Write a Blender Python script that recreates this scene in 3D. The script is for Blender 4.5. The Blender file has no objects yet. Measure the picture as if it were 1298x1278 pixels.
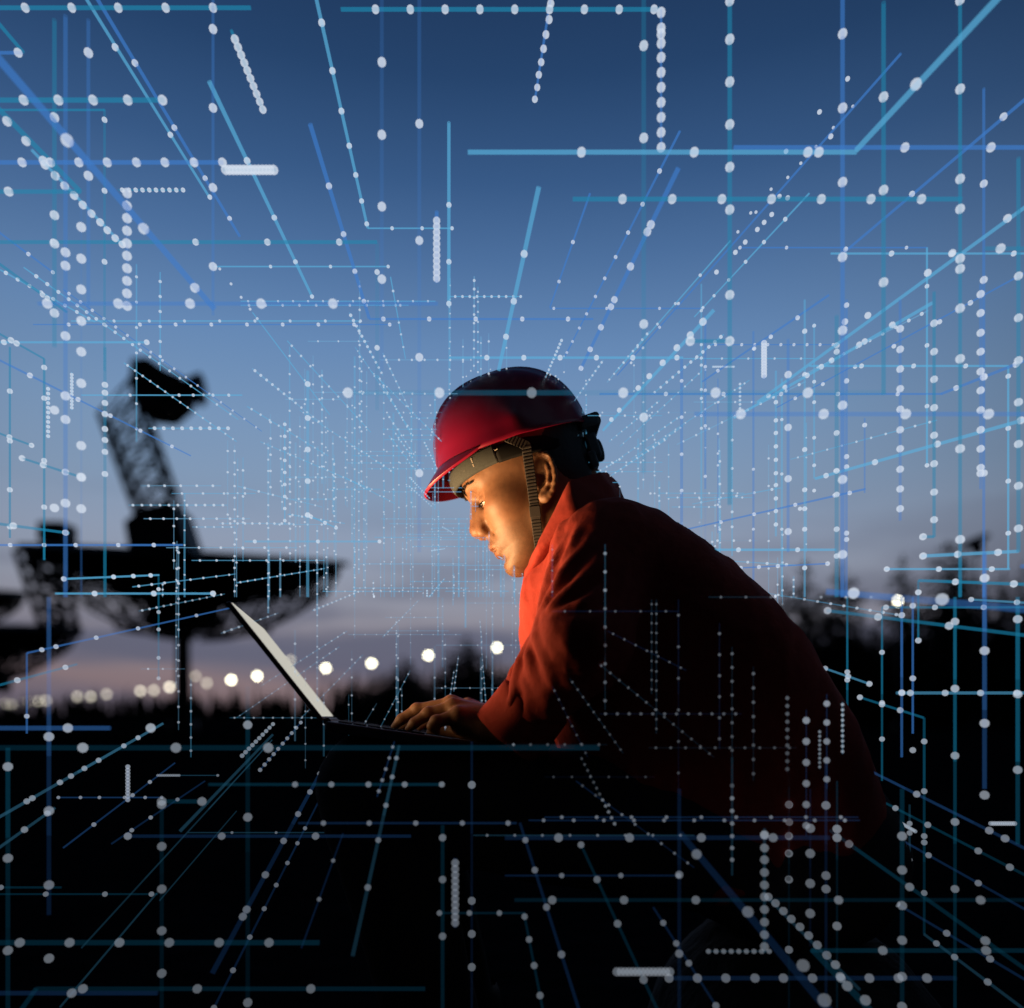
import bpy, math, random
import numpy as np
from mathutils import Vector

random.seed(11)
rng = np.random.default_rng(11)
C = bpy.context.scene.collection
R = math.radians
HC = 0.62            # camera height
HOR = 908.0          # horizon row in the photograph (1298 x 1278)
FP = 1000.0          # focal length in photograph pixels


def P(px, py, Y):
    """a point of the photograph at a known distance from the camera plane"""
    return np.array(((px - 649.0) * Y / FP, Y, HC + (HOR - py) * Y / FP))


# ------------------------------------------------------------------ helpers
def link(o, parent=None):
    C.objects.link(o)
    if parent is not None:
        o.parent = parent
    return o


def mesh_obj(name, verts, faces, mat, parent=None, smooth=True, col=None):
    me = bpy.data.meshes.new(name)
    if isinstance(faces, np.ndarray) and isinstance(verts, np.ndarray):
        n, m, k = len(verts), len(faces), faces.shape[1]
        me.vertices.add(n)
        me.vertices.foreach_set('co', verts.astype(np.float32).ravel())
        me.loops.add(m * k)
        me.loops.foreach_set('vertex_index', faces.astype(np.int32).ravel())
        me.polygons.add(m)
        me.polygons.foreach_set('loop_start', np.arange(0, m * k, k, dtype=np.int32))
        me.polygons.foreach_set('loop_total', np.full(m, k, dtype=np.int32))
        me.update(calc_edges=True)
        me.validate()
    else:
        me.from_pydata([tuple(map(float, v)) for v in verts], [], [tuple(f) for f in faces])
        me.update()
    if smooth:
        me.polygons.foreach_set('use_smooth', np.ones(len(me.polygons), dtype=bool))
    if col is not None:
        a = me.color_attributes.new('col', 'FLOAT_COLOR', 'POINT')
        a.data.foreach_set('color', np.asarray(col, dtype=np.float32).ravel())
    if mat is not None:
        me.materials.append(mat)
    o = bpy.data.objects.new(name, me)
    return link(o, parent)


def empty(name, loc=(0, 0, 0)):
    o = bpy.data.objects.new(name, None)
    o.location = tuple(loc)
    o.empty_display_size = 0.1
    return link(o)


def tag(o, label=None, cat=None, group=None, kind=None):
    if label: o['label'] = label
    if cat: o['category'] = cat
    if group: o['group'] = group
    if kind: o['kind'] = kind
    return o


class MB:
    """collects shapes into one mesh"""
    def __init__(self):
        self.v, self.f = [], []

    def add(self, v, f):
        n = len(self.v)
        self.v.extend([tuple(map(float, p)) for p in v])
        self.f.extend([tuple(i + n for i in q) for q in f])

    def box(self, c, half, ax=None):
        c = np.asarray(c, float)
        A = np.eye(3) if ax is None else np.asarray(ax, float)
        v = []
        for sx in (-1, 1):
            for sy in (-1, 1):
                for sz in (-1, 1):
                    v.append(c + A[0] * sx * half[0] + A[1] * sy * half[1] + A[2] * sz * half[2])
        self.add(v, [(0, 1, 3, 2), (4, 6, 7, 5), (0, 4, 5, 1), (2, 3, 7, 6), (0, 2, 6, 4), (1, 5, 7, 3)])

    def tube(self, a, b, r0, r1=None, n=8, cap=True):
        a, b = np.asarray(a, float), np.asarray(b, float)
        r1 = r0 if r1 is None else r1
        d = b - a
        d = d / max(np.linalg.norm(d), 1e-9)
        t = np.array((0, 0, 1.0)) if abs(d[2]) < 0.9 else np.array((1.0, 0, 0))
        e = np.cross(d, t); e /= np.linalg.norm(e)
        g = np.cross(d, e)
        v = []
        for k in range(n):
            an = 2 * math.pi * k / n
            w = e * math.cos(an) + g * math.sin(an)
            v.append(a + w * r0); v.append(b + w * r1)
        f = [(2 * k, 2 * ((k + 1) % n), 2 * ((k + 1) % n) + 1, 2 * k + 1) for k in range(n)]
        if cap:
            f.append(tuple(2 * k for k in range(n))[::-1])
            f.append(tuple(2 * k + 1 for k in range(n)))
        self.add(v, f)

    def ball(self, c, r, nu=10, nv=7, sc=(1, 1, 1)):
        c = np.asarray(c, float)
        v, f = [], []
        for j in range(nv + 1):
            th = math.pi * j / nv
            for i in range(nu):
                ph = 2 * math.pi * i / nu
                v.append(c + r * np.array((math.sin(th) * math.cos(ph) * sc[0], math.sin(th) * math.sin(ph) * sc[1], math.cos(th) * sc[2])))
        for j in range(nv):
            for i in range(nu):
                f.append((j * nu + i, (j + 1) * nu + i, (j + 1) * nu + (i + 1) % nu, j * nu + (i + 1) % nu))
        self.add(v, f)

    def build(self, name, mat, parent=None, smooth=False):
        return mesh_obj(name, self.v, self.f, mat, parent, smooth)


def bevel(o, w, seg=2):
    m = o.modifiers.new('bevel', 'BEVEL'); m.width = w; m.segments = seg; m.limit_method = 'ANGLE'
    return o


# ------------------------------------------------------------------ materials
def principled(name, col, rough=0.6, metal=0.0, spec=0.5, noise=None, bump=None, sss=0.0, coat=0.0):
    m = bpy.data.materials.new(name)
    m.use_nodes = True
    nt = m.node_tree
    b = nt.nodes['Principled BSDF']
    b.inputs['Base Color'].default_value = (*col, 1)
    b.inputs['Roughness'].default_value = rough
    b.inputs['Metallic'].default_value = metal
    b.inputs['Specular IOR Level'].default_value = spec
    if coat:
        b.inputs['Coat Weight'].default_value = coat
        b.inputs['Coat Roughness'].default_value = 0.12
    if sss:
        b.inputs['Subsurface Weight'].default_value = sss
        b.inputs['Subsurface Radius'].default_value = (1.0, 0.35, 0.2)
        b.inputs['Subsurface Scale'].default_value = 0.006
    tc = nt.nodes.new('ShaderNodeTexCoord')
    if noise:
        sc, amt = noise
        n = nt.nodes.new('ShaderNodeTexNoise'); n.inputs['Scale'].default_value = sc; n.inputs['Detail'].default_value = 6
        nt.links.new(tc.outputs['Object'], n.inputs['Vector'])
        mx = nt.nodes.new('ShaderNodeMix'); mx.data_type = 'RGBA'
        mx.inputs['A'].default_value = (*[c * (1 - amt) for c in col], 1)
        mx.inputs['B'].default_value = (*[min(1, c * (1 + amt)) for c in col], 1)
        nt.links.new(n.outputs['Fac'], mx.inputs['Factor'])
        nt.links.new(mx.outputs['Result'], b.inputs['Base Color'])
    if bump:
        sc, st, dist = bump
        n = nt.nodes.new('ShaderNodeTexNoise'); n.inputs['Scale'].default_value = sc; n.inputs['Detail'].default_value = 8
        nt.links.new(tc.outputs['Object'], n.inputs['Vector'])
        bp = nt.nodes.new('ShaderNodeBump'); bp.inputs['Strength'].default_value = st; bp.inputs['Distance'].default_value = dist
        nt.links.new(n.outputs['Fac'], bp.inputs['Height'])
        nt.links.new(bp.outputs['Normal'], b.inputs['Normal'])
    return m


def emitter(name, col, strength):
    m = bpy.data.materials.new(name)
    m.use_nodes = True
    nt = m.node_tree
    nt.nodes.remove(nt.nodes['Principled BSDF'])
    e = nt.nodes.new('ShaderNodeEmission')
    e.inputs['Color'].default_value = (*col, 1)
    e.inputs['Strength'].default_value = strength
    nt.links.new(e.outputs['Emission'], nt.nodes['Material Output'].inputs['Surface'])
    return m


# ------------------------------------------------------------------ signed distance modelling
def nrm(v):
    return np.sqrt((v * v).sum(-1))


def sd_sphere(p, c, r):
    return nrm(p - np.asarray(c, np.float32)) - r


def sd_cone(p, a, b, ra, rb):
    a = np.asarray(a, np.float32); b = np.asarray(b, np.float32)
    d = b - a
    h = np.clip(((p - a) @ d) / max(float(d @ d), 1e-12), 0, 1)
    return nrm(p - a - h[:, None] * d) - (ra + (rb - ra) * h)


def sd_ell(p, c, r):
    q = (p - np.asarray(c, np.float32)) / np.asarray(r, np.float32)
    k0 = nrm(q)
    k1 = nrm(q / np.asarray(r, np.float32))
    return k0 * (k0 - 1) / np.maximum(k1, 1e-9)


def su(a, b, k):
    h = np.maximum(k - np.abs(a - b), 0) / k
    return np.minimum(a, b) - h * h * k * 0.25


def ss(a, b, k):           # a minus b
    return -su(-a, b, k)


def si(a, b, k):
    return -su(-a, -b, k)


def chain(p, pts, rs, k=0.006):
    d = None
    for i in range(len(pts) - 1):
        e = sd_cone(p, pts[i], pts[i + 1], rs[i], rs[i + 1])
        d = e if d is None else su(d, e, k)
    return d


def poly2d(x, z, pts):
    pts = np.asarray(pts, np.float32)
    n = len(pts)
    d = np.full(x.shape, 1e9, np.float32)
    s = np.ones(x.shape, np.float32)
    for i in range(n):
        vi, vj = pts[i], pts[i - 1]
        ex, ez = vj - vi
        wx, wz = x - vi[0], z - vi[1]
        t = np.clip((wx * ex + wz * ez) / (ex * ex + ez * ez + 1e-12), 0, 1)
        d = np.minimum(d, (wx - ex * t) ** 2 + (wz - ez * t) ** 2)
        c1 = z >= vi[1]; c2 = z < vj[1]; c3 = ex * wz > ez * wx
        flip = (c1 & c2 & c3) | (~c1 & ~c2 & ~c3)
        s = np.where(flip, -s, s)
    return s * np.sqrt(d)


def wob(p, k, seed, n=5):
    r = np.random.default_rng(seed)
    o = np.zeros(len(p), np.float32)
    for _ in range(n):
        a = r.normal(size=3); a = (a / np.linalg.norm(a) * k * r.uniform(.6, 1.6)).astype(np.float32)
        b = (r.normal(size=3) * k * .5).astype(np.float32)
        o += np.sin(p @ a + r.uniform(0, 6.28) + 1.3 * np.sin(p @ b + r.uniform(0, 6.28)))
    return o / n


def surface(fn, lo, hi, h):
    """naive surface nets over a dense grid; returns verts, quads"""
    lo = np.asarray(lo, float); hi = np.asarray(hi, float)
    n = np.ceil((hi - lo) / h).astype(int) + 1
    ys = (lo[1] + h * np.arange(n[1])).astype(np.float32)
    zs = (lo[2] + h * np.arange(n[2])).astype(np.float32)
    F = np.empty(n, np.float32)
    step = max(1, int(600000 // (n[1] * n[2])))
    for i in range(0, n[0], step):
        xs = (lo[0] + h * np.arange(i, min(n[0], i + step))).astype(np.float32)
        g = np.stack(np.meshgrid(xs, ys, zs, indexing='ij'), -1).reshape(-1, 3)
        F[i:i + len(xs)] = fn(g).reshape(len(xs), n[1], n[2])
    S = F < 0
    cnt = np.zeros(n - 1, np.int8)
    cor = [(a, b, c) for a in (0, 1) for b in (0, 1) for c in (0, 1)]
    for a, b, c in cor:
        cnt += S[a:n[0] - 1 + a, b:n[1] - 1 + b, c:n[2] - 1 + c]
    idx = np.argwhere((cnt > 0) & (cnt < 8))
    vid = np.full(n - 1, -1, np.int32)
    vid[idx[:, 0], idx[:, 1], idx[:, 2]] = np.arange(len(idx))
    vals = {q: F[idx[:, 0] + q[0], idx[:, 1] + q[1], idx[:, 2] + q[2]] for q in cor}
    acc = np.zeros((len(idx), 3)); w = np.zeros(len(idx))
    for q in cor:
        for ax in range(3):
            if q[ax] == 0:
                q2 = list(q); q2[ax] = 1; q2 = tuple(q2)
                v0, v1 = vals[q], vals[q2]
                m = (v0 < 0) != (v1 < 0)
                t = np.where(m, v0 / np.where(m, v0 - v1, 1), 0)
                pt = np.tile(np.array(q, float), (len(idx), 1)); pt[:, ax] += t
                acc += pt * m[:, None]; w += m
    V = lo + h * (idx + acc / w[:, None])
    Q = []
    for ax in range(3):
        u, v = (ax + 1) % 3, (ax + 2) % 3
        sl0 = [slice(None)] * 3; sl1 = [slice(None)] * 3
        sl0[ax] = slice(0, n[ax] - 1); sl1[ax] = slice(1, n[ax])
        A, B = S[tuple(sl0)], S[tuple(sl1)]
        e = np.argwhere(A != B)
        e = e[(e[:, u] > 0) & (e[:, v] > 0) & (e[:, u] < n[u] - 1) & (e[:, v] < n[v] - 1)]
        ins = A[e[:, 0], e[:, 1], e[:, 2]]
        c = []
        for du, dv in ((-1, -1), (0, -1), (0, 0), (-1, 0)):
            f = e.copy(); f[:, u] += du; f[:, v] += dv
            c.append(vid[f[:, 0], f[:, 1], f[:, 2]])
        c = np.stack(c, 1)
        c = np.where(ins[:, None], c, c[:, ::-1])
        Q.append(c)
    Q = np.concatenate(Q)
    Q = Q[(Q >= 0).all(1)]
    return V, Q
# ------------------------------------------------------------------ camera, sky, sun
scene = bpy.context.scene
cam_d = bpy.data.cameras.new('camera')
cam = bpy.data.objects.new('camera', cam_d)
C.objects.link(cam)
cam.location = (0, 0, HC)
cam.rotation_euler = (R(90), 0, 0)
cam_d.sensor_width = 36
cam_d.sensor_fit = 'HORIZONTAL'
cam_d.lens = 36 * FP / 1298
cam_d.shift_y = (HOR - 639) / 1298
cam_d.clip_start = 0.02
cam_d.clip_end = 9000
cam_d.dof.use_dof = True
cam_d.dof.focus_distance = 1.06
cam_d.dof.aperture_fstop = 1.65
scene.camera = cam

scene.view_settings.view_transform = 'Standard'
scene.view_settings.look = 'None'
scene.view_settings.exposure = 0
scene.view_settings.gamma = 1
scene.cycles.transparent_max_bounces = 48
scene.cycles.max_bounces = 6
scene.cycles.use_denoising = True
scene.cycles.use_adaptive_sampling = False
scene.cycles.caustics_reflective = False
scene.cycles.caustics_refractive = False


def lin(c):
    return tuple(((v / 255) / 12.92 if v / 255 <= .04045 else ((v / 255 + .055) / 1.055) ** 2.4) for v in c)


w = bpy.data.worlds.new('World')
scene.world = w
w.use_nodes = True
nt = w.node_tree
N, L = nt.nodes.new, nt.links.new
bg = nt.nodes['Background']
geo = N('ShaderNodeTexCoord')
nor = N('ShaderNodeVectorMath'); nor.operation = 'NORMALIZE'
L(geo.outputs['Generated'], nor.inputs[0])
sep = N('ShaderNodeSeparateXYZ'); L(nor.outputs[0], sep.inputs[0])


def ramp(stops):
    r = N('ShaderNodeValToRGB')
    e = r.color_ramp.elements
    while len(e) < len(stops):
        e.new(0.5)
    for k, (p, c) in zip(e, stops):
        k.position = p; k.color = (*lin(c), 1)
    return r


def math_node(op, a, b=None, clamp=False):
    m = N('ShaderNodeMath'); m.operation = op; m.use_clamp = clamp
    for i, v in enumerate((a, b)):
        if v is None: continue
        if isinstance(v, (int, float)): m.inputs[i].default_value = v
        else: L(v, m.inputs[i])
    return m.outputs[0]


# twilight colours by height over the horizon
zr = ramp([(0.0, (128, 108, 112)), (0.05, (134, 117, 123)), (0.11, (142, 139, 151)), (0.16, (145, 151, 168)), (0.21, (143, 156, 179)),
           (0.27, (131, 154, 183)), (0.34, (120, 150, 186)), (0.42, (102, 137, 181)), (0.50, (76, 111, 157)), (0.56, (55, 89, 134)),
           (0.63, (37, 67, 107)), (0.70, (28, 52, 87)), (1.0, (16, 30, 56))])
L(sep.outputs['Z'], zr.inputs[0])
# dusk side in front of the camera, night side behind
dot = N('ShaderNodeVectorMath'); dot.operation = 'DOT_PRODUCT'
hz = N('ShaderNodeVectorMath'); hz.operation = 'MULTIPLY'; L(nor.outputs[0], hz.inputs[0]); hz.inputs[1].default_value = (1, 1, 0)
hn = N('ShaderNodeVectorMath'); hn.operation = 'NORMALIZE'; L(hz.outputs[0], hn.inputs[0])
L(hn.outputs[0], dot.inputs[0])
dot.inputs[1].default_value = (-0.11, 0.994, 0)
az = N('ShaderNodeMapRange'); az.interpolation_type = 'SMOOTHSTEP'
az.inputs['From Min'].default_value = 0.42; az.inputs['From Max'].default_value = 1.0
az.inputs['To Min'].default_value = 0.035; az.inputs['To Max'].default_value = 1.0
L(dot.outputs['Value'], az.inputs['Value'])
# low cloud bars
mp = N('ShaderNodeMapping'); mp.inputs['Scale'].default_value = (2.0, 2.0, 14); mp.inputs['Location'].default_value = (0.35, 0.1, 0.2)
L(nor.outputs[0], mp.inputs['Vector'])
cn = N('ShaderNodeTexNoise'); cn.inputs['Scale'].default_value = 1.5; cn.inputs['Detail'].default_value = 5; cn.inputs['Roughness'].default_value = .5
L(mp.outputs[0], cn.inputs['Vector'])
cr = N('ShaderNodeMapRange'); cr.interpolation_type = 'SMOOTHSTEP'
cr.inputs['From Min'].default_value = .45; cr.inputs['From Max'].default_value = .62
L(cn.outputs['Fac'], cr.inputs['Value'])
hi = N('ShaderNodeMapRange'); hi.interpolation_type = 'SMOOTHSTEP'
hi.inputs['From Min'].default_value = .30; hi.inputs['From Max'].default_value = .10
L(sep.outputs['Z'], hi.inputs['Value'])
cf = math_node('MULTIPLY', cr.outputs[0], hi.outputs[0])
cf = math_node('MULTIPLY', cf, .55)
# one long bank low over the horizon
zz = math_node('ADD', sep.outputs['Z'], math_node('MULTIPLY', math_node('SUBTRACT', cn.outputs['Fac'], .5), .10))
b1 = N('ShaderNodeMapRange'); b1.interpolation_type = 'SMOOTHSTEP'; b1.inputs['From Min'].default_value = .115; b1.inputs['From Max'].default_value = .09
L(zz, b1.inputs['Value'])
b2 = N('ShaderNodeMapRange'); b2.interpolation_type = 'SMOOTHSTEP'; b2.inputs['From Min'].default_value = .045; b2.inputs['From Max'].default_value = .075
L(zz, b2.inputs['Value'])
bank = math_node('MULTIPLY', math_node('MULTIPLY', b1.outputs[0], b2.outputs[0]), .85)
cf = math_node('MAXIMUM', cf, bank)
cm = N('ShaderNodeMix'); cm.data_type = 'RGBA'
L(cf, cm.inputs['Factor']); L(zr.outputs[0], cm.inputs['A']); cm.inputs['B'].default_value = (*lin((88, 93, 116)), 1)
# a share of the physical sky with the sun just under the horizon
sky = N('ShaderNodeTexSky'); sky.sky_type = 'NISHITA'; sky.sun_disc = False
sky.sun_elevation = R(-3); sky.sun_rotation = R(-9)
sk = N('ShaderNodeMix'); sk.data_type = 'RGBA'; sk.blend_type = 'ADD'; sk.inputs['Factor'].default_value = 0.02
ml = N('ShaderNodeMix'); ml.data_type = 'RGBA'; ml.blend_type = 'MULTIPLY'; ml.inputs['Factor'].default_value = 1
L(cm.outputs['Result'], ml.inputs['A']); L(az.outputs[0], ml.inputs['B'])
L(ml.outputs['Result'], sk.inputs['A']); L(sky.outputs[0], sk.inputs['B'])
L(sk.outputs['Result'], bg.inputs['Color'])
bg.inputs['Strength'].default_value = 1.0

sun_d = bpy.data.lights.new('sun', 'SUN')
sun_d.energy = 0.02; sun_d.angle = R(20); sun_d.color = (1.0, .75, .65)
sun = bpy.data.objects.new('sun', sun_d); C.objects.link(sun)
sun.rotation_euler = Vector((0.16, -0.985, -0.06)).to_track_quat('-Z', 'Y').to_euler()
# ------------------------------------------------------------------ the person
YM = 1.15                                   # his mid plane
O = P(682, 612, YM)                         # ear canal level, mid plane
FW = np.array((-.891, 0, -.454)); UP = np.array((-.454, 0, .891)); SD = np.array((0, -1.0, 0))
HB = np.stack([FW, SD, UP])                 # local axes: forward, towards the camera, up


def toloc(p):
    return ((p - O.astype(np.float32)) @ HB.T.astype(np.float32)).astype(np.float32)


def toworld(q):
    return np.asarray(q, float) @ HB + O


U_T = [-.118, -.112, -.105, -.095, -.085, -.070, -.055, -.042, -.025, -.010, .005, .020, .032, .050, .080, .11, .13]
FR_T = [.070, .083, .0915, .0965, .0965, .0930, .0975, .0985, .0965, .0945, .0920, .0950, .0985, .0985, .092, .075, .05]
BK_T = [.055, .045, .030, .015, .005, -.010, -.018, -.022, -.030, -.035, -.04, -.05, -.06, -.07, -.07, -.06, -.03]
WD_T = [.010, .022, .0300, .0385, .0445, .0520, .0575, .0615, .0655, .0685, .0695, .0705, .0715, .0725, .0725, .060, .035]


def face_base(q):
    f, s, u = q[:, 0], np.abs(q[:, 1]), q[:, 2]
    uc = np.clip(u, U_T[0], U_T[-1])
    fr = np.interp(uc, U_T, FR_T); bk = np.interp(uc, U_T, BK_T); wd = np.interp(uc, U_T, WD_T)
    c = (fr + bk) / 2 - .004; a = np.where(f > c, fr - c, c - bk)
    n = 2.35
    g = ((np.abs(f - c) / a) ** n + (s / wd) ** n) ** (1 / n)
    d = (g - 1) * np.minimum(a, wd)
    d = si(d, (-.1125 - (.086 - f) * .1) - u, .03)
    d = np.maximum(d, u - U_T[-1])
    return d


def sym(q):
    q = q.copy(); q[:, 1] = np.abs(q[:, 1]); return q


EAR_C = np.array((.001, .0735, -.014))
ea = R(20)
EAX = np.array((math.cos(ea), 0.0, math.sin(ea)))   # ear fore-aft axis
EUX = np.array((-math.sin(ea), 0.0, math.cos(ea)))  # ear long axis
tilt = R(24)
EOUT = np.array((0, 1.0, 0)) * math.cos(tilt) + EAX * math.sin(tilt) * 1.0
EAXT = EAX * math.cos(tilt) - np.array((0, 1.0, 0)) * math.sin(tilt)
EB = np.stack([EAXT, EOUT, EUX]).astype(np.float32)


def ear(q):
    e = (q - EAR_C.astype(np.float32)) @ EB.T
    plate = sd_ell(e, (0.001, -.002, .0), (.0165, .0045, .030))
    pts, rs = [], []
    for k in range(15):
        t = R(-150 + 290 * k / 14)        # from the crus over the top and down the back to the lobe
        rx, rz = .0165, .0295
        pts.append((-.001 + rx * math.cos(R(180) - t - R(40)) * (1 if True else 1), .003, rz * math.sin(R(180) - t - R(40))))
        rs.append(.0033)
    hel = chain(e, pts, rs, .002)
    anti = chain(e, [(-.006, .003, .016), (-.0095, .0045, .004), (-.007, .0045, -.010), (.000, .003, -.016)], [.0026, .003, .003, .0022], .003)
    tragus = sd_ell(e, (.0125, .002, -.006), (.0045, .0045, .007))
    lobe = sd_ell(e, (.0035, .001, -.0265), (.0085, .0042, .0095))
    d = su(su(plate, hel, .004), anti, .004)
    d = su(d, lobe, .007)
    conc = sd_ell(e, (.003, .0055, -.003), (.0075, .006, .0115))
    d = ss(d, conc, .004)
    d = su(d, tragus, .004)
    scap = sd_ell(e, (-.004, .0062, .020), (.0095, .0036, .0055))
    return ss(d, scap, .003)


def skin_head(p):
    q = toloc(p)
    y = sym(q)
    d = face_base(q)
    d = su(d, sd_ell(q, (-.004, 0, .045), (.089, .0745, .083)), .03)
    d = su(d, sd_ell(y, (.060, .045, -.012), (.026, .022, .020)), .022)          # cheekbone
    d = su(d, sd_ell(y, (.012, .052, -.058), (.020, .010, .022)), .02)           # jaw angle
    d = su(d, sd_ell(q, (.080, 0, -.094), (.0175, .019, .0155)), .016)           # chin
    d = su(d, chain(y, [(.0925, 0, .029), (.0895, .020, .033), (.074, .045, .030)], [.008, .0085, .007], .008), .012)   # brow
    d = ss(d, sd_ell(y, (.101, .030, .008), (.0185, .019, .0125)), .013)         # socket
    # nose
    nose = chain(q, [(.0895, 0, .022), (.0945, 0, .008), (.1015, 0, -.006), (.1088, 0, -.0205)], [.0082, .0078, .0088, .0116], .012)
    nose = su(nose, sd_cone(q, (.1095, 0, -.0225), (.098, 0, -.036), .0098, .0065), .008)
    ala = sd_ell(y, (.1020, .0138, -.0285), (.0118, .0072, .0098))
    nose = su(nose, ala, .0045)
    nose = su(nose, chain(y, [(.0915, .012, -.004), (.097, .0115, -.018)], [.006, .007], .01), .012)
    d = su(d, nose, .006)
    d = ss(d, sd_ell(y, (.1085, .0112, -.0392), (.0058, .0056, .0046)), .0025)   # nostril
    # groove of the nostril wing and cheek fold
    d = ss(d, chain(y, [(.0985, .0215, -.026), (.0945, .0225, -.038), (.088, .0285, -.055)], [.0012, .001, .0006], .004), .009)
    # lips
    muz = sd_ell(q, (.083, 0, -.0585), (.0215, .029, .020))
    d = su(d, muz, .012)
    up = chain(y, [(.1022, .000, -.0532), (.1020, .005, -.0525), (.0985, .015, -.0555), (.0930, .0250, -.0605)], [.0050, .0052, .0044, .0018], .003)
    lo = chain(y, [(.0972, .000, -.0675), (.0960, .010, -.0672), (.0915, .0240, -.0622)], [.0060, .0054, .002], .003)
    d = su(d, up, .004); d = su(d, lo, .004)
    d = ss(d, chain(y, [(.108, 0, -.0600), (.1005, .013, -.0606), (.0925, .0250, -.0614)], [.0026, .0024, .0018], .003), .002)
    d = ss(d, sd_ell(q, (.1015, 0, -.0785), (.006, .022, .0045)), .006)
    d = ss(d, sd_cone(q, (.1075, 0, -.0415), (.1085, 0, -.0485), .0016, .0022), .004)
    # lids over the eyeball, nearly closed because he looks down
    lid = sd_sphere(y, (.0775, .0310, .0055), .0142)
    slit = np.abs((y[:, 2] - .0005) - (y[:, 0] - .09) * .25 + (y[:, 1] - .031) ** 2 * 9) - .0020
    slit = np.maximum(slit, .0845 - y[:, 0])
    slit = np.maximum(slit, np.abs(y[:, 1] - .031) - .0125)
    crease = sd_cone(y, (.0945, .022, .0130), (.0865, .044, .0105), .0003, .0003)
    d = su(d, lid, .005)
    d = ss(d, crease, .0035)
    d = ss(d, slit, .0012)
    d = su(d, ear(y), .004)
    # neck
    nb = toloc(P(748, 700, YM)[None].astype(np.float32))[0]
    d = su(d, chain(q, [(-.020, 0, .0), (-.030, 0, -.055), nb], [.057, .056, .064], .02), .018)
    ad = sd_ell(q, (.032, 0, -.112), (.014, .012, .016))
    d = su(d, ad, .02)
    return d


m_skin = principled('skin', (.165, .080, .040), rough=.52, spec=.28, noise=(130, .26), bump=(850, .32, .0007), sss=.12)
ntk = m_skin.node_tree
at = ntk.nodes.new('ShaderNodeAttribute'); at.attribute_name = 'col'
mk = ntk.nodes.new('ShaderNodeMix'); mk.data_type = 'RGBA'; mk.blend_type = 'MULTIPLY'; mk.inputs['Factor'].default_value = 1
src = ntk.nodes['Principled BSDF'].inputs['Base Color'].links[0].from_socket
ntk.links.new(src, mk.inputs['A']); ntk.links.new(at.outputs['Color'], mk.inputs['B'])
ntk.links.new(mk.outputs['Result'], ntk.nodes['Principled BSDF'].inputs['Base Color'])

corners = np.array([toworld((a, b, c)) for a in (-.115, .128) for b in (-.1, .1) for c in (-.20, .135)])
lo_, hi_ = corners.min(0), corners.max(0)
lo_[2] = max(lo_[2], P(748, 765, YM)[2]); hi_[0] = min(hi_[0] + .02, .2)
hv, hq = surface(skin_head, lo_, hi_, .0013)
ql = toloc(hv.astype(np.float32)); qs = sym(ql)
lipm = np.minimum(chain(qs, [(.1035, .000, -.0535), (.0985, .015, -.0555), (.0905, .0245, -.0605)], [.0058, .005, .002], .003),
                  chain(qs, [(.0985, .000, -.0675), (.0968, .010, -.0675), (.0895, .0235, -.0622)], [.0064, .0058, .002], .003))
lipm = np.clip(.5 - lipm / .0018, 0, 1)[:, None]
rs0 = np.random.default_rng(5)
stub = np.clip((-.040 - ql[:, 2]) / .012, 0, 1) * np.clip((ql[:, 0] - .025) / .02, 0, 1) * (1 - lipm[:, 0])
stub = np.maximum(stub, np.clip(1 - np.abs(ql[:, 2] + .0465) / .006, 0, 1) * np.clip((ql[:, 0] - .085) / .008, 0, 1) * (1 - lipm[:, 0]))
stub *= .5 + .5 * rs0.random(len(hv))
flush_ = np.exp(-(nrm(qs - np.array((.082, .046, -.018), np.float32)) / .022) ** 2) + np.exp(-(nrm(qs - np.array((.112, .004, -.022), np.float32)) / .014) ** 2)
tone = (1 - stub[:, None] * np.array((.30, .26, .22))) * (1 - np.clip(flush_, 0, 1)[:, None] * np.array((.0, .10, .12)))
tone *= (1 + .08 * wob(ql, 420, 61, 5) + .05 * wob(ql, 1300, 62, 4))[:, None]
head_col = np.concatenate([tone * (1 - lipm) + np.array((.92, .70, .66)) * lipm, np.ones((len(hv), 1))], 1)

# arms and hands -----------------------------------------------------------
SHO = P(760, 698, 1.04); ELB = P(735, 817, .955); WRI = P(656, 917, 1.02)


def mir(p):
    p = np.asarray(p, float).copy(); p[..., 1] = 2 * YM - p[..., 1]; return p


def hand_parts():
    A = lambda x, y, Y: P(x, y, Y)
    w = A(628, 921, 1.03)
    mcp = dict(i=A(575, 896, 1.082), m=A(572, 894, 1.060), r=A(574, 898, 1.036), p=A(581, 907, 1.014))
    ch = dict(
        i=([mcp['i'], A(536, 905, 1.087), A(517, 916, 1.089), A(508, 924, 1.09)], [0.010864, 0.00845, 0.00704, 0.0051]),
        m=([mcp['m'], A(529, 900, 1.062), A(509, 912, 1.060), A(500, 921.5, 1.06)], [0.011155, 0.00862, 0.00722, 0.0051]),
        r=([mcp['r'], A(543, 905, 1.032), A(525, 917, 1.028), A(518, 924, 1.028)], [0.010864, 0.00827, 0.00686, 0.00493]),
        p=([mcp['p'], A(553, 915, 1.008), A(548, 921, 1.006), A(553, 927, 1.008)], [0.009894, 0.00774, 0.00669, 0.00528]),
        t=([A(612, 922, 1.068), A(588, 926, 1.092), A(566, 927, 1.102), A(548, 929, 1.100)], [.015, .0125, .0105, .0085]))
    return w, mcp, ch


HW, HM, HF = hand_parts()


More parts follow.
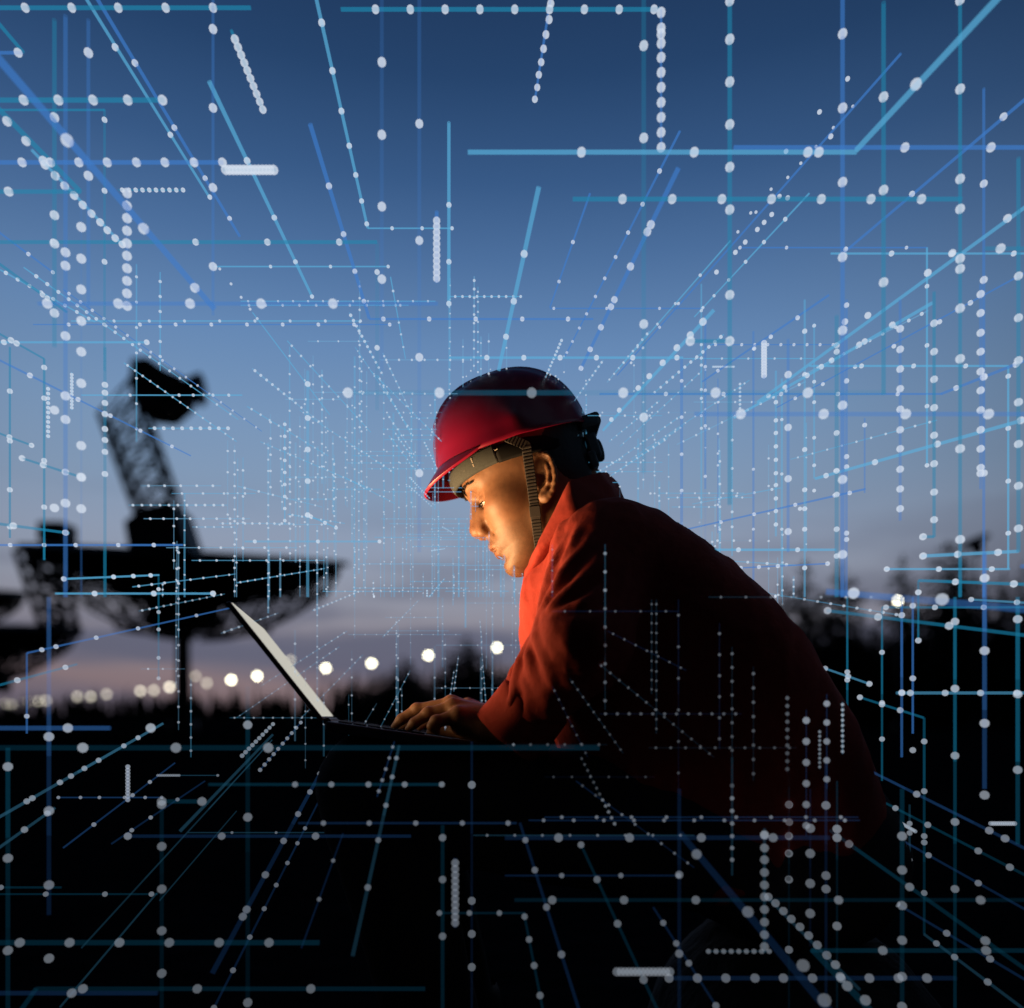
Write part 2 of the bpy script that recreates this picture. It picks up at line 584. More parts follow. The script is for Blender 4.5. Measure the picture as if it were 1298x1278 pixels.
def skin_hand(p):
    d = sd_cone(p, HW, P(660, 921, 1.02), .0235, .027)
    for k in 'imrp':
        d = su(d, sd_cone(p, HW + (HM[k] - HW) * .1, HM[k], .0200, .0122), .012)
    d = su(d, sd_cone(p, P(606, 925, 1.025), P(583, 921, 1.022), .015, .012), .012)     # heel of the hand
    for k in 'imrpt':
        pts, rs = HF[k]
        f = chain(p, pts, rs, .0035)
        for j in (0, 1):                                                               # knuckles
            f = su(f, sd_sphere(p, pts[j] + np.array((0, 0, .0006)), rs[j] * 1.0), .004)
        d = su(d, f, .0045 if k != 't' else .01)
    for k in 'imr':                                                                     # tendons
        d = su(d, sd_cone(p, HW + np.array((-.01, 0, .018)), HM[k] + np.array((0, 0, .0085)), .002, .003), .008)
    return d + wob(p, 900, 5) * .00012


pa = np.array([x for k in HF for x in HF[k][0]] + [HW, P(665, 921, 1.02)])
nv, nq = surface(skin_hand, pa.min(0) - .022, pa.max(0) + np.array((.004, .03, .03)), .0014)


def body_core(p):
    d = chain(p, [P(748, 700, YM), P(800, 770, YM), P(900, 930, YM), P(1000, 1075, YM)], [.075, .12, .13, .125], .06)
    y = p.copy(); y[:, 1] = YM - np.abs(y[:, 1] - YM)
    d = su(d, chain(y, [SHO, ELB, WRI + (WRI - ELB) * -.05], [.05, .038, .026], .02), .04)
    return d


cv, cq = surface(body_core, (-.12, .8, .30), (.62, 1.50, .90), .008)
parts_v, parts_q, parts_c, off = [], [], [], 0
hand2 = mir(nv)
hand2[:, 0] += .012
for v_, q_, c_ in ((hv, hq, head_col), (nv, nq, None), (hand2, nq[:, ::-1], None), (cv, cq, None)):
    parts_v.append(v_); parts_q.append(q_ + off); off += len(v_)
    parts_c.append(c_ if c_ is not None else np.ones((len(v_), 4)))
person = mesh_obj('person', np.concatenate(parts_v), np.concatenate(parts_q), m_skin, None, True, np.concatenate(parts_c))
tag(person, 'man in red jacket and red hard hat leaning over an open laptop and typing', 'person')

# eyes, brows, hair ---------------------------------------------------------
m_eye = principled('eye_white', (.26, .24, .22), rough=.2)
m_dark = principled('black_hair', (.010, .009, .009), rough=.55, spec=.3, bump=(700, .5, .002))
m_iris = principled('dark_iris', (.02, .012, .008), rough=.08)
for sgn in (1, -1):
    mb = MB(); c = toworld((.0775, .031 * sgn, .0055))
    mb.ball(c, .0134, 20, 14)
    e = mb.build('eye', m_eye, person, True)
    mb = MB(); dv = toworld((.0775 + .0118, .0315 * sgn, .0055 - .0038))
    mb.ball(dv, .0030, 12, 8)
    mb.build('iris', m_iris, e, True)


def brow_mesh(sgn):
    mb = MB()
    r = random.Random(4)
    for k in range(110):
        t = r.random()
        s = .009 + .036 * t
        u = .0285 + .0065 * math.sin(min(1, t * 1.35) * math.pi / 2) - .0045 * max(0, t - .6) * 2 + r.uniform(-.0030, .0030) * (1 - .6 * t)
        f0 = .12
        # march inwards to the skin
        q = np.array([[f, s, u] for f in np.linspace(.115, .06, 60)], np.float32)
        dd = skin_head(toworld(q).astype(np.float32))
        hit = np.argmax(dd < 0)
        f0 = q[hit, 0]
        a = np.array((f0 + .0006, s, u)); b = a + np.array((.0022 - .004 * t, .0055, .0022 - .003 * t)) + np.array([r.uniform(-.001, .001) for _ in range(3)])
        a[1] *= sgn; b[1] *= sgn
        mb.tube(toworld(a), toworld(b), .0006, .0002, 4, False)
    return mb


for sgn in (1, -1):
    brow_mesh(sgn).build('eyebrow', m_dark, person, True)
# lashes
for sgn in (1, -1):
    mb = MB(); r = random.Random(8)
    for k in range(26):
        s = .0215 + .019 * k / 25
        f = .0775 + math.sqrt(max(0, .0142 ** 2 - (s - .031) ** 2 - .003 ** 2)) - .0004
        a = np.array((f, s * sgn, .0026)); b = a + np.array((.0052, .002 * sgn * (s - .03) / .01, -.0030 + r.uniform(-.001, .001)))
        mb.tube(toworld(a), toworld(b), .0005, .0002, 3, False)
    mb.build('eyelashes', m_dark, person, True)


HT = R(19)
HO = np.array((.0005, YM, 1.0065))
HF_ = np.array((-math.cos(HT), 0, -math.sin(HT))); HU_ = np.array((-math.sin(HT), 0, math.cos(HT)))
HH = np.stack([HF_, SD, HU_])



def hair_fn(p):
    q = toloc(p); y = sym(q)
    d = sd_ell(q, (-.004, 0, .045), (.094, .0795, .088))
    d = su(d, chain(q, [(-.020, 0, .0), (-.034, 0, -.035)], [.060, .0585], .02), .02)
    lim = np.interp(y[:, 2], [-.06, -.035, -.01, .0, .012, .03, .05, .08], [-.055, -.03, -.020, .004, .034, .046, .062, .085])  # hairline pulled forward at the temples: dark hair stands in for shaded skin
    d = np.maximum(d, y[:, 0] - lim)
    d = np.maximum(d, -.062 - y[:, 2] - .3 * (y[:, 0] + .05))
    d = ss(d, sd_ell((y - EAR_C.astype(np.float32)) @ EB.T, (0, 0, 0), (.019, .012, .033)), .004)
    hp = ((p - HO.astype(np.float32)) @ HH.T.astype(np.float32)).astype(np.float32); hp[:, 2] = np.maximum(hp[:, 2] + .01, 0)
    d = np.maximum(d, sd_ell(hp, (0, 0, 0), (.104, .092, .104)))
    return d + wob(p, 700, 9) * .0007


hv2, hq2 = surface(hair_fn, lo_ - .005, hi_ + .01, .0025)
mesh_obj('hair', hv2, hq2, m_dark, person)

# ------------------------------------------------------------------ hard hat
def hat(q):
    return np.asarray(q, float) @ HH + HO


m_hat = principled('red_hat_shell', (.165, .0012, .019), rough=.36, spec=.5, bump=(120, .03, .001), noise=(9, .10))
m_band = principled('grey_sweatband', (.030, .035, .032), rough=.95, noise=(300, .35), bump=(900, .5, .001))
m_black = principled('black_plastic', (.012, .012, .013), rough=.5)
m_strapr = principled('ribbed_black_webbing', (.016, .012, .009), rough=.75, bump=(1500, .3, .0005))
HA, HBb, HHt = .1125, .0985, .108


def dome(nphi=96, nel=34):
    v, f = [], []
    for j in range(nel + 1):
        e = (math.pi / 2) * j / nel
        for i in range(nphi):
            ph = 2 * math.pi * i / nphi
            rho = math.cos(e) ** .78; z = HHt * math.sin(e) ** .98
            x = HA * rho * math.cos(ph); y = HBb * rho * math.sin(ph)
            if x < 0: x *= 1.02
            # raised centre ridge running front to back, two flutes beside it
            up = max(0, math.sin(e)) ** .6
            rr = 1 / (1 + math.exp((abs(y) - .021) / .0022))
            k = 1 + up * rr * .055 * (1 if x < .095 else .3)
            fl = math.exp(-((abs(y) - .045) / .007) ** 2) * (1 if x < .05 else 0) * up * .012
            k -= fl
            x, y, z = x * k, y * k, z * k
            # rim lip and drop at the sides
            lip = max(0, 1 - j / 3.0) * .0024
            x += lip * math.cos(ph); y += lip * math.sin(ph)
            z += -.013 * (1 - math.cos(2 * ph)) / 2 * (1 - math.sin(e)) - .006 * max(0, -math.cos(ph)) * (1 - math.sin(e))
            # temple slot boss
            b = math.exp(-(((ph if ph < math.pi else 2 * math.pi - ph) - 1.65) / .13) ** 2) * math.exp(-((e - .18) / .16) ** 2) * .0045
            y += b * (1 if y > 0 else -1)
            v.append(hat((x, y, z)))
    for j in range(nel):
        for i in range(nphi):
            f.append((j * nphi + i, j * nphi + (i + 1) % nphi, (j + 1) * nphi + (i + 1) % nphi, (j + 1) * nphi + i))
    return v, f


dv_, df_ = dome()
hatm = mesh_obj('hard_hat', dv_, df_, m_hat, person)
sol = hatm.modifiers.new('thick', 'SOLIDIFY'); sol.thickness = .0026; sol.offset = -1


def visor():
    v, f = [], []
    nphi, nr = 60, 10
    for i in range(nphi + 1):
        ph = R(-64 + 128 * i / nphi)
        base = np.array(((HA + .002) * math.cos(ph), (HBb + .002) * math.sin(ph), -.013 * (1 - math.cos(2 * ph)) / 2 + .001))
        Lx = .027 * max(0, math.cos(ph * 90 / 64)) ** .75
        for j in range(nr + 1):
            t = j / nr
            q = base + np.array((Lx * t, .10 * Lx * t * math.sin(ph), -Lx * (.76 * t + .10 * t * t)))
            v.append(hat(q))
    for i in range(nphi):
        for j in range(nr):
            a = i * (nr + 1) + j
            f.append((a, a + 1, a + nr + 2, a + nr + 1))
    return v, f


vv, vf = visor()
vis = mesh_obj('visor', vv, vf, m_hat, hatm)
so = vis.modifiers.new('thick', 'SOLIDIFY'); so.thickness = .004; so.offset = 0
bv = vis.modifiers.new('round', 'BEVEL'); bv.width = .0015; bv.segments = 2; bv.limit_method = 'ANGLE'


def ring_band(z0, z1, a, b, ph0, ph1, th, cx=0.0, drop=0.0, n=70, bulge=.002):
    v, f = [], []
    m = 8
    for i in range(n + 1):
        ph = ph0 + (ph1 - ph0) * i / n
        dz = -drop * (1 - math.cos(ph)) / 2
        for j in range(m):
            an = 2 * math.pi * j / m
            zz_ = (z0 + z1) / 2 + (z1 - z0) / 2 * math.cos(an)
            off_ = th / 2 * math.sin(an) * 1.3 + bulge * math.sin(math.pi * (zz_ - z0) / (z1 - z0 + 1e-9))
            v.append(hat((cx + (a + off_) * math.cos(ph), (b + off_) * math.sin(ph), zz_ + dz)))
    for i in range(n):
        for j in range(m):
            f.append((i * m + j, i * m + (j + 1) % m, (i + 1) * m + (j + 1) % m, (i + 1) * m + j))
    f.append(tuple(range(m))[::-1]); f.append(tuple(n * m + j for j in range(m)))
    return v, f


v_, f_ = ring_band(-.033, -.006, .098, .0815, R(-72), R(72), .004)
mesh_obj('sweatband', v_, f_, m_band, hatm)
v_, f_ = ring_band(-.030, -.006, .0985, .0815, R(72), R(288), .003, drop=.012)
mesh_obj('headband', v_, f_, principled('black_band', (.006, .006, .006), rough=.9, spec=.15), hatm)
# the stitched tabs on the band
m_tab = principled('pale_tab', (.35, .30, .24), rough=.8)
for sgn in (1, -1):
    c = hat((.098 * math.cos(R(50)) + .001, sgn * .0845 * math.sin(R(50)) + sgn * .001, -.012))
    mb = MB(); mb.tube(c, c + HU_ * -.012, .0013, .0013, 6); mb.build('band_tab', m_tab, hatm)
    c2 = hat((.0995 * math.cos(R(38)), sgn * .085 * math.sin(R(38)) + sgn * .002, -.022)); c3 = hat((.0985 * math.cos(R(74)), sgn * .0868 * math.sin(R(74)), -.017))
    mb = MB(); mb.tube(c2, c3, .0006, .0006, 5); mb.build('band_seam', m_tab, hatm)
# rear ratchet and nape pad
mb = MB()
mb.box(hat((-.1065, 0, -.040)), (.008, .040, .017), HH)
mb.tube(hat((-.106, 0, -.040)), hat((-.124, 0, -.040)), .0175, .016, 20)
mb.box(hat((-.098, .0, -.062)), (.006, .050, .012), HH)
o = mb.build('size_adjuster', m_black, hatm); bevel(o, .003)
mb = MB()
mb.box(hat((-.111, 0, -.0075)), (.017, .046, .0095), HH)
o = mb.build('rear_lip', m_black, hatm); bevel(o, .006, 3)


def on_face(px, py, Y0=1.0, Y1=1.25, lift=.003):
    """the point of his head or hair that lies on the sight line of a photo pixel"""
    ys = np.linspace(Y0, Y1, 400)
    g = np.stack([(px - 649) * ys / FP, ys, HC + (HOR - py) * ys / FP], 1).astype(np.float32)
    d = np.minimum(skin_head(g), 9)
    k = int(np.argmax(d < lift)) if (d < lift).any() else int(np.argmin(d))
    return g[k].astype(float), ys[k]


def strap(path, wid, sides):
    """ribbed webbing laid over points, width vector along the face"""
    v, f = [], []
    path = np.asarray(path)
    seg = np.linalg.norm(np.diff(path, axis=0), axis=1)
    s = np.concatenate([[0], np.cumsum(seg)])
    n = int(s[-1] / .0011)
    rows = 0
    for i in range(n + 1):
        t = s[-1] * i / n
        p = np.array([np.interp(t, s, path[:, k]) for k in range(3)])
        q = np.array([np.interp(min(t + .002, s[-1]), s, path[:, k]) for k in range(3)]) - np.array([np.interp(max(t - .002, 0), s, path[:, k]) for k in range(3)])
        q /= np.linalg.norm(q)
        nrm_ = np.array((-.12, sides * -1.0, .0)); nrm_ -= q * (nrm_ @ q); nrm_ /= np.linalg.norm(nrm_)
        wv = np.cross(q, nrm_)
        r_ = (.0016 if (i % 4) < 2 else .0006)
        buckle = .62 < i / n < .70
        if buckle: r_ = .003
        wd = wid * (1.12 if buckle else 1)
        for a, b in ((-1, 0), (-.93, 1), (.93, 1), (1, 0)):
            v.append(p + wv * a * wd + nrm_ * (b * r_ - .0006))
        rows += 1
    for i in range(rows - 1):
        for j in range(3):
            a = i * 4 + j
            f.append((a, a + 1, a + 5, a + 4))
    return v, f


pts = [on_face(x, y)[0] for x, y in ((667, 566), (670.5, 590), (674, 615), (677, 640), (680, 665), (682.5, 685), (685, 703))]
yy = np.array([p[1] for p in pts]); pts = np.array(pts); pts[:, 1] = np.minimum(yy, np.maximum.accumulate(yy[::-1])[::-1]) - .0035
pts[:, 1] = np.convolve(np.pad(pts[:, 1], 1, mode='edge'), [.25, .5, .25], 'valid')
pts = np.concatenate([[hat((.010, .084, -.006))], pts])
for sgn in (1, -1):
    pp = pts.copy()
    if sgn < 0: pp[:, 1] = 2 * YM - pp[:, 1]
    v_, f_ = strap(pp, .0062, sgn)
    o = mesh_obj('chin_strap', v_, f_, m_strapr, hatm, False)
    so = o.modifiers.new('thick', 'SOLIDIFY'); so.thickness = .0014; so.offset = 0

# ------------------------------------------------------------------ coverall
m_cloth = principled('red_orange_cotton', (.225, .021, .013), rough=.9, spec=.25, noise=(70, .16), bump=(55, .35, .006))
ntk = m_cloth.node_tree
wv = ntk.nodes.new('ShaderNodeTexNoise'); wv.inputs['Scale'].default_value = 1500; wv.inputs['Detail'].default_value = 2
b0 = ntk.nodes['Principled BSDF'].inputs['Normal'].links[0].from_node
b2_ = ntk.nodes.new('ShaderNodeBump'); b2_.inputs['Strength'].default_value = .35; b2_.inputs['Distance'].default_value = .0008
tcn = [x for x in ntk.nodes if x.type == 'TEX_COORD'][0]
ntk.links.new(tcn.outputs['Object'], wv.inputs['Vector'])
ntk.links.new(wv.outputs['Fac'], b2_.inputs['Height']); ntk.links.new(b0.outputs['Normal'], b2_.inputs['Normal'])
ntk.links.new(b2_.outputs['Normal'], ntk.nodes['Principled BSDF'].inputs['Normal'])

TPX = [(672, 716), (664, 732), (659, 760), (658, 795), (670, 840), (692, 890), (706, 935), (735, 1000), (790, 1070), (880, 1150), (1030, 1155), (1095, 1110), (1110, 1055),
       (1107, 1008), (1093, 960), (1071, 912), (1046, 868), (1019, 822), (986, 772), (949, 735), (906, 699), (868, 668), (832, 645), (800, 629),
       (780, 626), (745, 640), (700, 680)]
TP = [((x - 649) * 1.05 / FP, HC + (HOR - y) * 1.05 / FP) for x, y in TPX]
neck_a, neck_b = P(715, 640, YM), P(760, 720, YM)


def fold_noise(p):
    # long drag lines from the shoulder to the elbow and short ones in the crook
    ax = (ELB - SHO) / np.linalg.norm(ELB - SHO)
    t = (p - SHO.astype(np.float32)) @ ax.astype(np.float32)
    q = p - t[:, None] * ax.astype(np.float32) * .72
    return q.astype(np.float32)


def on_arm(t, ang, lift=0.0):
    """a point on the sleeve: t 0..1 down the upper arm, 1..2 down the forearm; ang 0 = towards the camera, 90 = front"""
    a, b, u, r = (SHO, ELB, t, .060) if t <= 1 else (ELB, WRI, t - 1, .056 - .013 * (t - 1))
    x = (b - a) / np.linalg.norm(b - a)
    g = np.array((0, -1.0, 0)); g -= x * (g @ x); g /= np.linalg.norm(g)
    e = np.cross(g, x)
    if e[0] > 0: e = -e
    return a + (b - a) * u + (g * math.cos(R(ang)) + e * math.sin(R(ang))) * (r + lift)


FOLDS = [tuple(on_arm(*q) for q in l) + (h, w_) for l, h, w_ in (
    (((.15, 60), (.45, 80), (.88, 96)), .0042, .0075), (((.25, 25), (.60, 50), (.96, 84)), .0045, .0080), (((.40, -5), (.75, 25), (1.0, 70)), .0040, .0075),
    (((.62, -20), (.92, 10), (1.06, 58)), .0045, .0070), (((1.05, 95), (1.12, 60), (1.16, 10)), .0050, .0065), (((1.08, 88), (1.30, 55), (1.42, 5)), .0042, .0070),
    (((1.12, 96), (1.45, 75), (1.70, 35)), .0040, .0065), (((1.35, 100), (1.62, 85), (1.86, 60)), .0035, .0060), (((1.55, 40), (1.75, 30), (1.92, 5)), .0032, .006),
    (((.02, 100), (.35, 115), (.80, 108)), .0040, .007), (((.05, 35), (.30, 45), (.55, 70)), .0035, .007))]


def jacket_fn(p):
    x, y, z = p[:, 0], np.abs(p[:, 1] - YM), p[:, 2]
    d2 = poly2d(x, z, TP)
    W = np.interp(x, [.0, .06, .15, .3, .5], [.105, .125, .160, .185, .20])
    Rr = np.minimum(.085, W * .8)
    q1 = d2 + Rr; q2 = y - W + Rr
    d = np.minimum(np.maximum(q1, q2), 0) + np.sqrt(np.maximum(q1, 0) ** 2 + np.maximum(q2, 0) ** 2) - Rr
    ps = p.copy(); ps[:, 1] = YM - y
    arm = su(sd_cone(ps, SHO, ELB, .060, .058), sd_cone(ps, ELB, WRI, .056, .041), .02)
    cuffdir = (WRI - ELB) / np.linalg.norm(WRI - ELB)
    tc_ = (ps - WRI.astype(np.float32)) @ cuffdir.astype(np.float32)
    arm = np.maximum(arm, tc_ - .006)
    hem = np.abs(tc_ + .030) - .0016                       # stitched hem line of the cuff
    d = su(d, arm, .035)
    f = fold_noise(ps)
    amp = .0038 + .003 * np.exp(-(nrm(ps - ELB.astype(np.float32)) / .07) ** 2) + .003 * np.exp(-(nrm(ps - WRI.astype(np.float32)) / .05) ** 2)
    rid = 1 - np.abs(wob(f, 52, 71, 4)) * 3.0
    d = d + amp * wob(f, 75, 21, 6) + .0018 * wob(f, 190, 33, 5) - (.0022 + amp * .12) * np.clip(rid, 0, 1) ** 2.2
    # drag folds: soft raised lines that fan out of the crook of the elbow, each dying away at both ends
    for a, b, c, h, wdt in FOLDS:
        ab = c - a
        t = np.clip(((ps - a.astype(np.float32)) @ ab.astype(np.float32)) / float(ab @ ab), 0, 1)
        q = chain(ps, [a, b, c], [0, 0, 0], .003)
        win = np.sin(np.pi * np.clip(t, .02, .98)) ** .6
        d = d - win * h * (np.exp(-(q / wdt) ** 2) - .8 * np.exp(-((q - 1.9 * wdt) / (.9 * wdt)) ** 2))
    d = np.where(np.abs(tc_ + .03) < .02, ss(d, np.maximum(hem, np.abs(d) - .002), .002), d)
    # hollow sleeve end
    d = ss(d, sd_cone(ps, WRI - cuffdir * .05, WRI + cuffdir * .06, .031, .037), .004)
    # neck opening
    d = ss(d, sd_cone(p, neck_a, neck_b, .070, .060), .012)
    return d


jv, jq = surface(jacket_fn, (-.09, .76, .33), (.56, 1.54, .94), .0038)
jacket = mesh_obj('work_jacket', jv, jq, m_cloth, person)

# turned cuffs: a flared, slightly crumpled band round the sleeve end
for sgn in (1, -1):
    fx = (WRI - ELB) / np.linalg.norm(WRI - ELB)
    e_ = np.cross(fx, (0, 1.0, 0)); e_ /= np.linalg.norm(e_); g_ = np.cross(fx, e_)
    v, f = [], []
    prof = [(-.048, .0430), (-.046, .0475), (-.030, .0485), (-.012, .0490), (.006, .0510), (.013, .0515), (.0145, .0490), (.010, .0460), (-.010, .0430), (-.030, .0410)]
    na_ = 64
    for i in range(na_):
        a = 2 * math.pi * i / na_
        for j, (t_, r_) in enumerate(prof):
            rr_ = r_ * (1 + .050 * math.sin(3 * a + .7) * (j / 6 if j < 6 else 1) + .022 * math.sin(7 * a + 1.9 + 14 * t_))
            pt = WRI + fx * (t_ + .004 * math.sin(2 * a + 1)) + (e_ * math.cos(a) + g_ * math.sin(a) * .92) * rr_
            v.append(pt if sgn > 0 else mir(pt))
    m_ = len(prof)
    for i in range(na_):
        for j in range(m_ - 1):
            f.append((i * m_ + j, ((i + 1) % na_) * m_ + j, ((i + 1) % na_) * m_ + j + 1, i * m_ + j + 1))
    mesh_obj('cuff', v, f, m_cloth, jacket)

# stand-up collar: swept round the neck, open at the throat
def collar():
    # (angle, bottom radius, top point pixel) -> explicit control rows on the near side, mirrored
    low = [P(664, 738, 1.15), P(668, 728, 1.105), P(685, 695, 1.052), P(731, 655, 1.022), P(758, 641, 1.050), P(780, 636, 1.08), P(790, 632, 1.15)]
    top = [P(676, 712, 1.15), P(678, 706, 1.115), P(685, 685, 1.072), P(721, 612, 1.056), P(738, 606, 1.072), P(760, 600, 1.09), P(770, 600, 1.15)]
    near = [(a, b) for a, b in zip(low, top)]
    far = [(mir(a), mir(b)) for a, b in near[1:-1]][::-1]
    rows = near + far
    n = len(rows)
    v, f = [], []
    sub, m = 6, 10
    R_ = np.array([[r[0], r[1]] for r in rows])
    tot = n * sub
    for i in range(tot):
        k, t = divmod(i, sub); t /= sub
        p0, p1, p2, p3 = (R_[(k + o_) % n] for o_ in (-1, 0, 1, 2))
        q = .5 * ((2 * p1) + (-p0 + p2) * t + (2 * p0 - 5 * p1 + 4 * p2 - p3) * t * t + (-p0 + 3 * p1 - 3 * p2 + p3) * t ** 3) * .12 + (p1 * (1 - t) + p2 * t) * .88
        for j in range(m + 1):
            s_ = j / m
            cen = neck_a * .5 + neck_b * .5
            if j < 2:                                  # the stitched seam turned in under the jacket
                pt = q[0] + (cen - q[0]) * (.42 if j == 0 else .06) + np.array((0, 0, -.022 if j == 0 else -.004)); s_ = 0
            else:
                s_ = (j - 2) / (m - 2); pt = q[0] * (1 - s_) + q[1] * s_
            out = pt - cen; out[2] = 0
            out /= np.linalg.norm(out)
            v.append(pt + out * (.004 * math.sin(math.pi * s_) + .0010 * math.sin(i * .9 + j)))
    for i in range(tot):
        for j in range(m):
            a, b = i * (m + 1) + j, ((i + 1) % tot) * (m + 1) + j
            f.append((a, b, b + 1, a + 1))
    return v, f


v_, f_ = collar()
col_ = mesh_obj('collar', v_, f_, m_cloth, jacket)
so = col_.modifiers.new('thick', 'SOLIDIFY'); so.thickness = .003; so.offset = 0
# reflective tape round the far upper arm, a sliver of it shows at the chest line
m_tape = principled('grey_reflective_tape', (.09, .095, .085), rough=.5)
for sgn in (1,):
    mb = MB()
    e0, s0 = mir(ELB), mir(SHO)
    ax = (s0 - e0) / np.linalg.norm(s0 - e0)
    mb.tube(e0 + ax * .045, e0 + ax * .070, .0655, .0665, 32, False)
    mb.build('reflective_tape', m_tape, jacket, True)

# trousers and boots
HIP = P(1000, 1085, YM)
KNE = P(478, 1004, 1.045); ANK = np.array((-.07, 1.02, .10))
KN2 = np.array((KNE[0], 2 * YM - KNE[1], KNE[2]))


def trousers_fn(p):
    ps = p.copy(); ps[:, 1] = YM - np.abs(p[:, 1] - YM)
    hipn = HIP + np.array((0, -.07, .025))
    d = su(sd_cone(ps, hipn, KNE, .115, .076), sd_cone(ps, KNE, ANK, .072, .056), .03)
    d = su(d, sd_ell(p, HIP, (.15, .19, .13)), .04)
    d = np.maximum(d, .09 - p[:, 2])
    return d + .006 * wob(ps, 45, 3, 5)


tv, tq = surface(trousers_fn, (-.3, .80, .07), (.60, 1.50, .66), .008)
m_trous = principled('dark_work_cloth', (.022, .017, .019), rough=.95, spec=.15, bump=(60, .3, .005))
mesh_obj('work_trousers', tv, tq, m_trous, person)
m_boot = principled('black_leather', (.012, .011, .010), rough=.5, bump=(60, .2, .003))


def boot_fn(p):
    a = ANK
    d = sd_cone(p, a + np.array((0, 0, .06)), a + np.array((0, 0, -.03)), .052, .048)
    d = su(d, sd_ell(p, a + np.array((-.07, 0, -.06)), (.135, .048, .045)), .03)
    sole = np.maximum(np.abs(p[:, 2] - .014) - .013, sd_ell(p, (a[0] - .065, a[1], .014), (.148, .054, .2)))
    d = su(np.maximum(d, .02 - p[:, 2]), sole, .006)
    return d


bv_, bq_ = surface(boot_fn, ANK + np.array((-.24, -.08, -.12)), ANK + np.array((.11, .08, .09)), .005)
mesh_obj('boot', bv_, bq_, m_boot, person)
mesh_obj('boot', mir(bv_), bq_[:, ::-1].copy(), m_boot, person)

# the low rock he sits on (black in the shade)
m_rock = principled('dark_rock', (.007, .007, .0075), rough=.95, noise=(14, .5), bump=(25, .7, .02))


def rock_fn(p):
    c = np.array((.41, YM, .11))
    d = sd_ell(p, c, (.215, .27, .235))
    d = np.maximum(d, p[:, 2] - (HIP[2] - .105))
    return d + .012 * wob(p, 16, 41, 5) + .004 * wob(p, 60, 42, 5)


rv, rq = surface(rock_fn, (.05, .7, -.10), (.82, 1.6, .42), .012)
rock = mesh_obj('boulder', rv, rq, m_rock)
tag(rock, 'low dark boulder lost in shadow under the seated man', 'boulder')

# ------------------------------------------------------------------ laptop
LY0, LY1 = .96, 1.26
hinge = P(413, 914, LY0); ltop = P(299, 767, LY0)
front = P(622, 944, LY0)
hx, hz = hinge[0], hinge[2]
lap = empty('laptop', ((hx + front[0]) / 2, (LY0 + LY1) / 2, (hz + front[2]) / 2 - .012))
tag(lap, 'thin dark laptop open on the man\'s knees with its pale screen lit', 'laptop')
bx = np.array((front[0] - hx, 0, front[2] - hz)); BL = np.linalg.norm(bx); bx /= BL
by = np.array((0, 1.0, 0)); bz = np.cross(bx, by)
if bz[2] < 0: bz = -bz
ym = (LY0 + LY1) / 2; hw = (LY1 - LY0) / 2
m_lap = principled('dark_grey_aluminium', (.016, .017, .020), rough=.55, metal=.3)
m_key = principled('black_keycap', (.006, .006, .0065), rough=.8, spec=.2)
loc = np.array(lap.location)
base_c = np.array((hx, ym, hz)) + bx * BL / 2


def lapbuild(mb, name, mat, parent, bw=None):
    mb.v = [tuple(np.array(v) - loc) for v in mb.v]
    o = mb.build(name, mat, parent)
    if bw: bevel(o, bw)
    return o


mb = MB(); mb.box(base_c - bz * .0065, (BL / 2, hw, .0065), (bx, by, bz))
base_o = lapbuild(mb, 'base', m_lap, lap, .003)
for row in range(6):
    for kx in range(14):
        mb = MB()
        y = LY0 + .022 + (kx + .5) * (.276 / 14)
        mb.box(np.array((hx, y, hz)) + bx * (.022 + row * .0185) + bz * .0006, (.0080, .0085, .0012), (bx, by, bz))
        mb.v = [tuple(np.array(v) - loc) for v in mb.v]
        if row == 0 and kx == 0:
            keyv, keyf = [], []
        n0 = len(keyv); keyv += mb.v; keyf += [tuple(i + n0 for i in q) for q in mb.f]
mesh_obj('keyboard', keyv, keyf, m_key, base_o, False)
mb = MB(); mb.box(np.array((hx, ym, hz)) + bx * (BL - .045) + bz * .0003, (.032, .05, .0006), (bx, by, bz))
lapbuild(mb, 'touchpad', m_lap, base_o)
lx = ltop - hinge; LL = np.linalg.norm(lx); lx /= LL
ln = np.cross(by, lx)
if ln[0] < 0: ln = -ln                       # screen normal, towards the man
lid_c = np.array((hx, ym, hz)) + lx * (LL / 2 + .004)
mb = MB(); mb.box(lid_c - ln * .0035, (LL / 2, hw, .0030), (lx, by, ln))
lid_o = lapbuild(mb, 'lid', m_lap, lap, .002)
mb = MB(); mb.tube((hx, LY0 + .03, hz - .001), (hx, LY1 - .03, hz - .001), .005, .005, 10)
lapbuild(mb, 'hinge', m_lap, lap)
m_screen = emitter('lit_screen', (.98, .95, .83), .56)
mb = MB(); mb.box(lid_c, (LL / 2 - .0035, hw - .004, .0006), (lx, by, ln))
lapbuild(mb, 'screen', m_screen, lid_o)
# added warm lamp before the screen, far stronger than the display, lighting the man
ld = bpy.data.lights.new('added_fill_light', 'AREA'); ld.shape = 'RECTANGLE'
ld.size = hw * 2 - .02; ld.size_y = LL - .02; ld.energy = 4.4; ld.color = (1.0, .59, .27); ld.spread = R(114)
lo = bpy.data.objects.new('added_fill_light', ld); C.objects.link(lo)
from mathutils import Matrix
zax = -ln
mat = Matrix(((by[0], lx[0], zax[0]), (by[1], lx[1], zax[1]), (by[2], lx[2], zax[2])))
if mat.determinant() < 0:
    mat = Matrix(((-by[0], lx[0], zax[0]), (-by[1], lx[1], zax[1]), (-by[2], lx[2], zax[2])))
lo.rotation_euler = mat.to_euler()
lo.location = tuple(lid_c + ln * .003 - loc)
lo.parent = lap
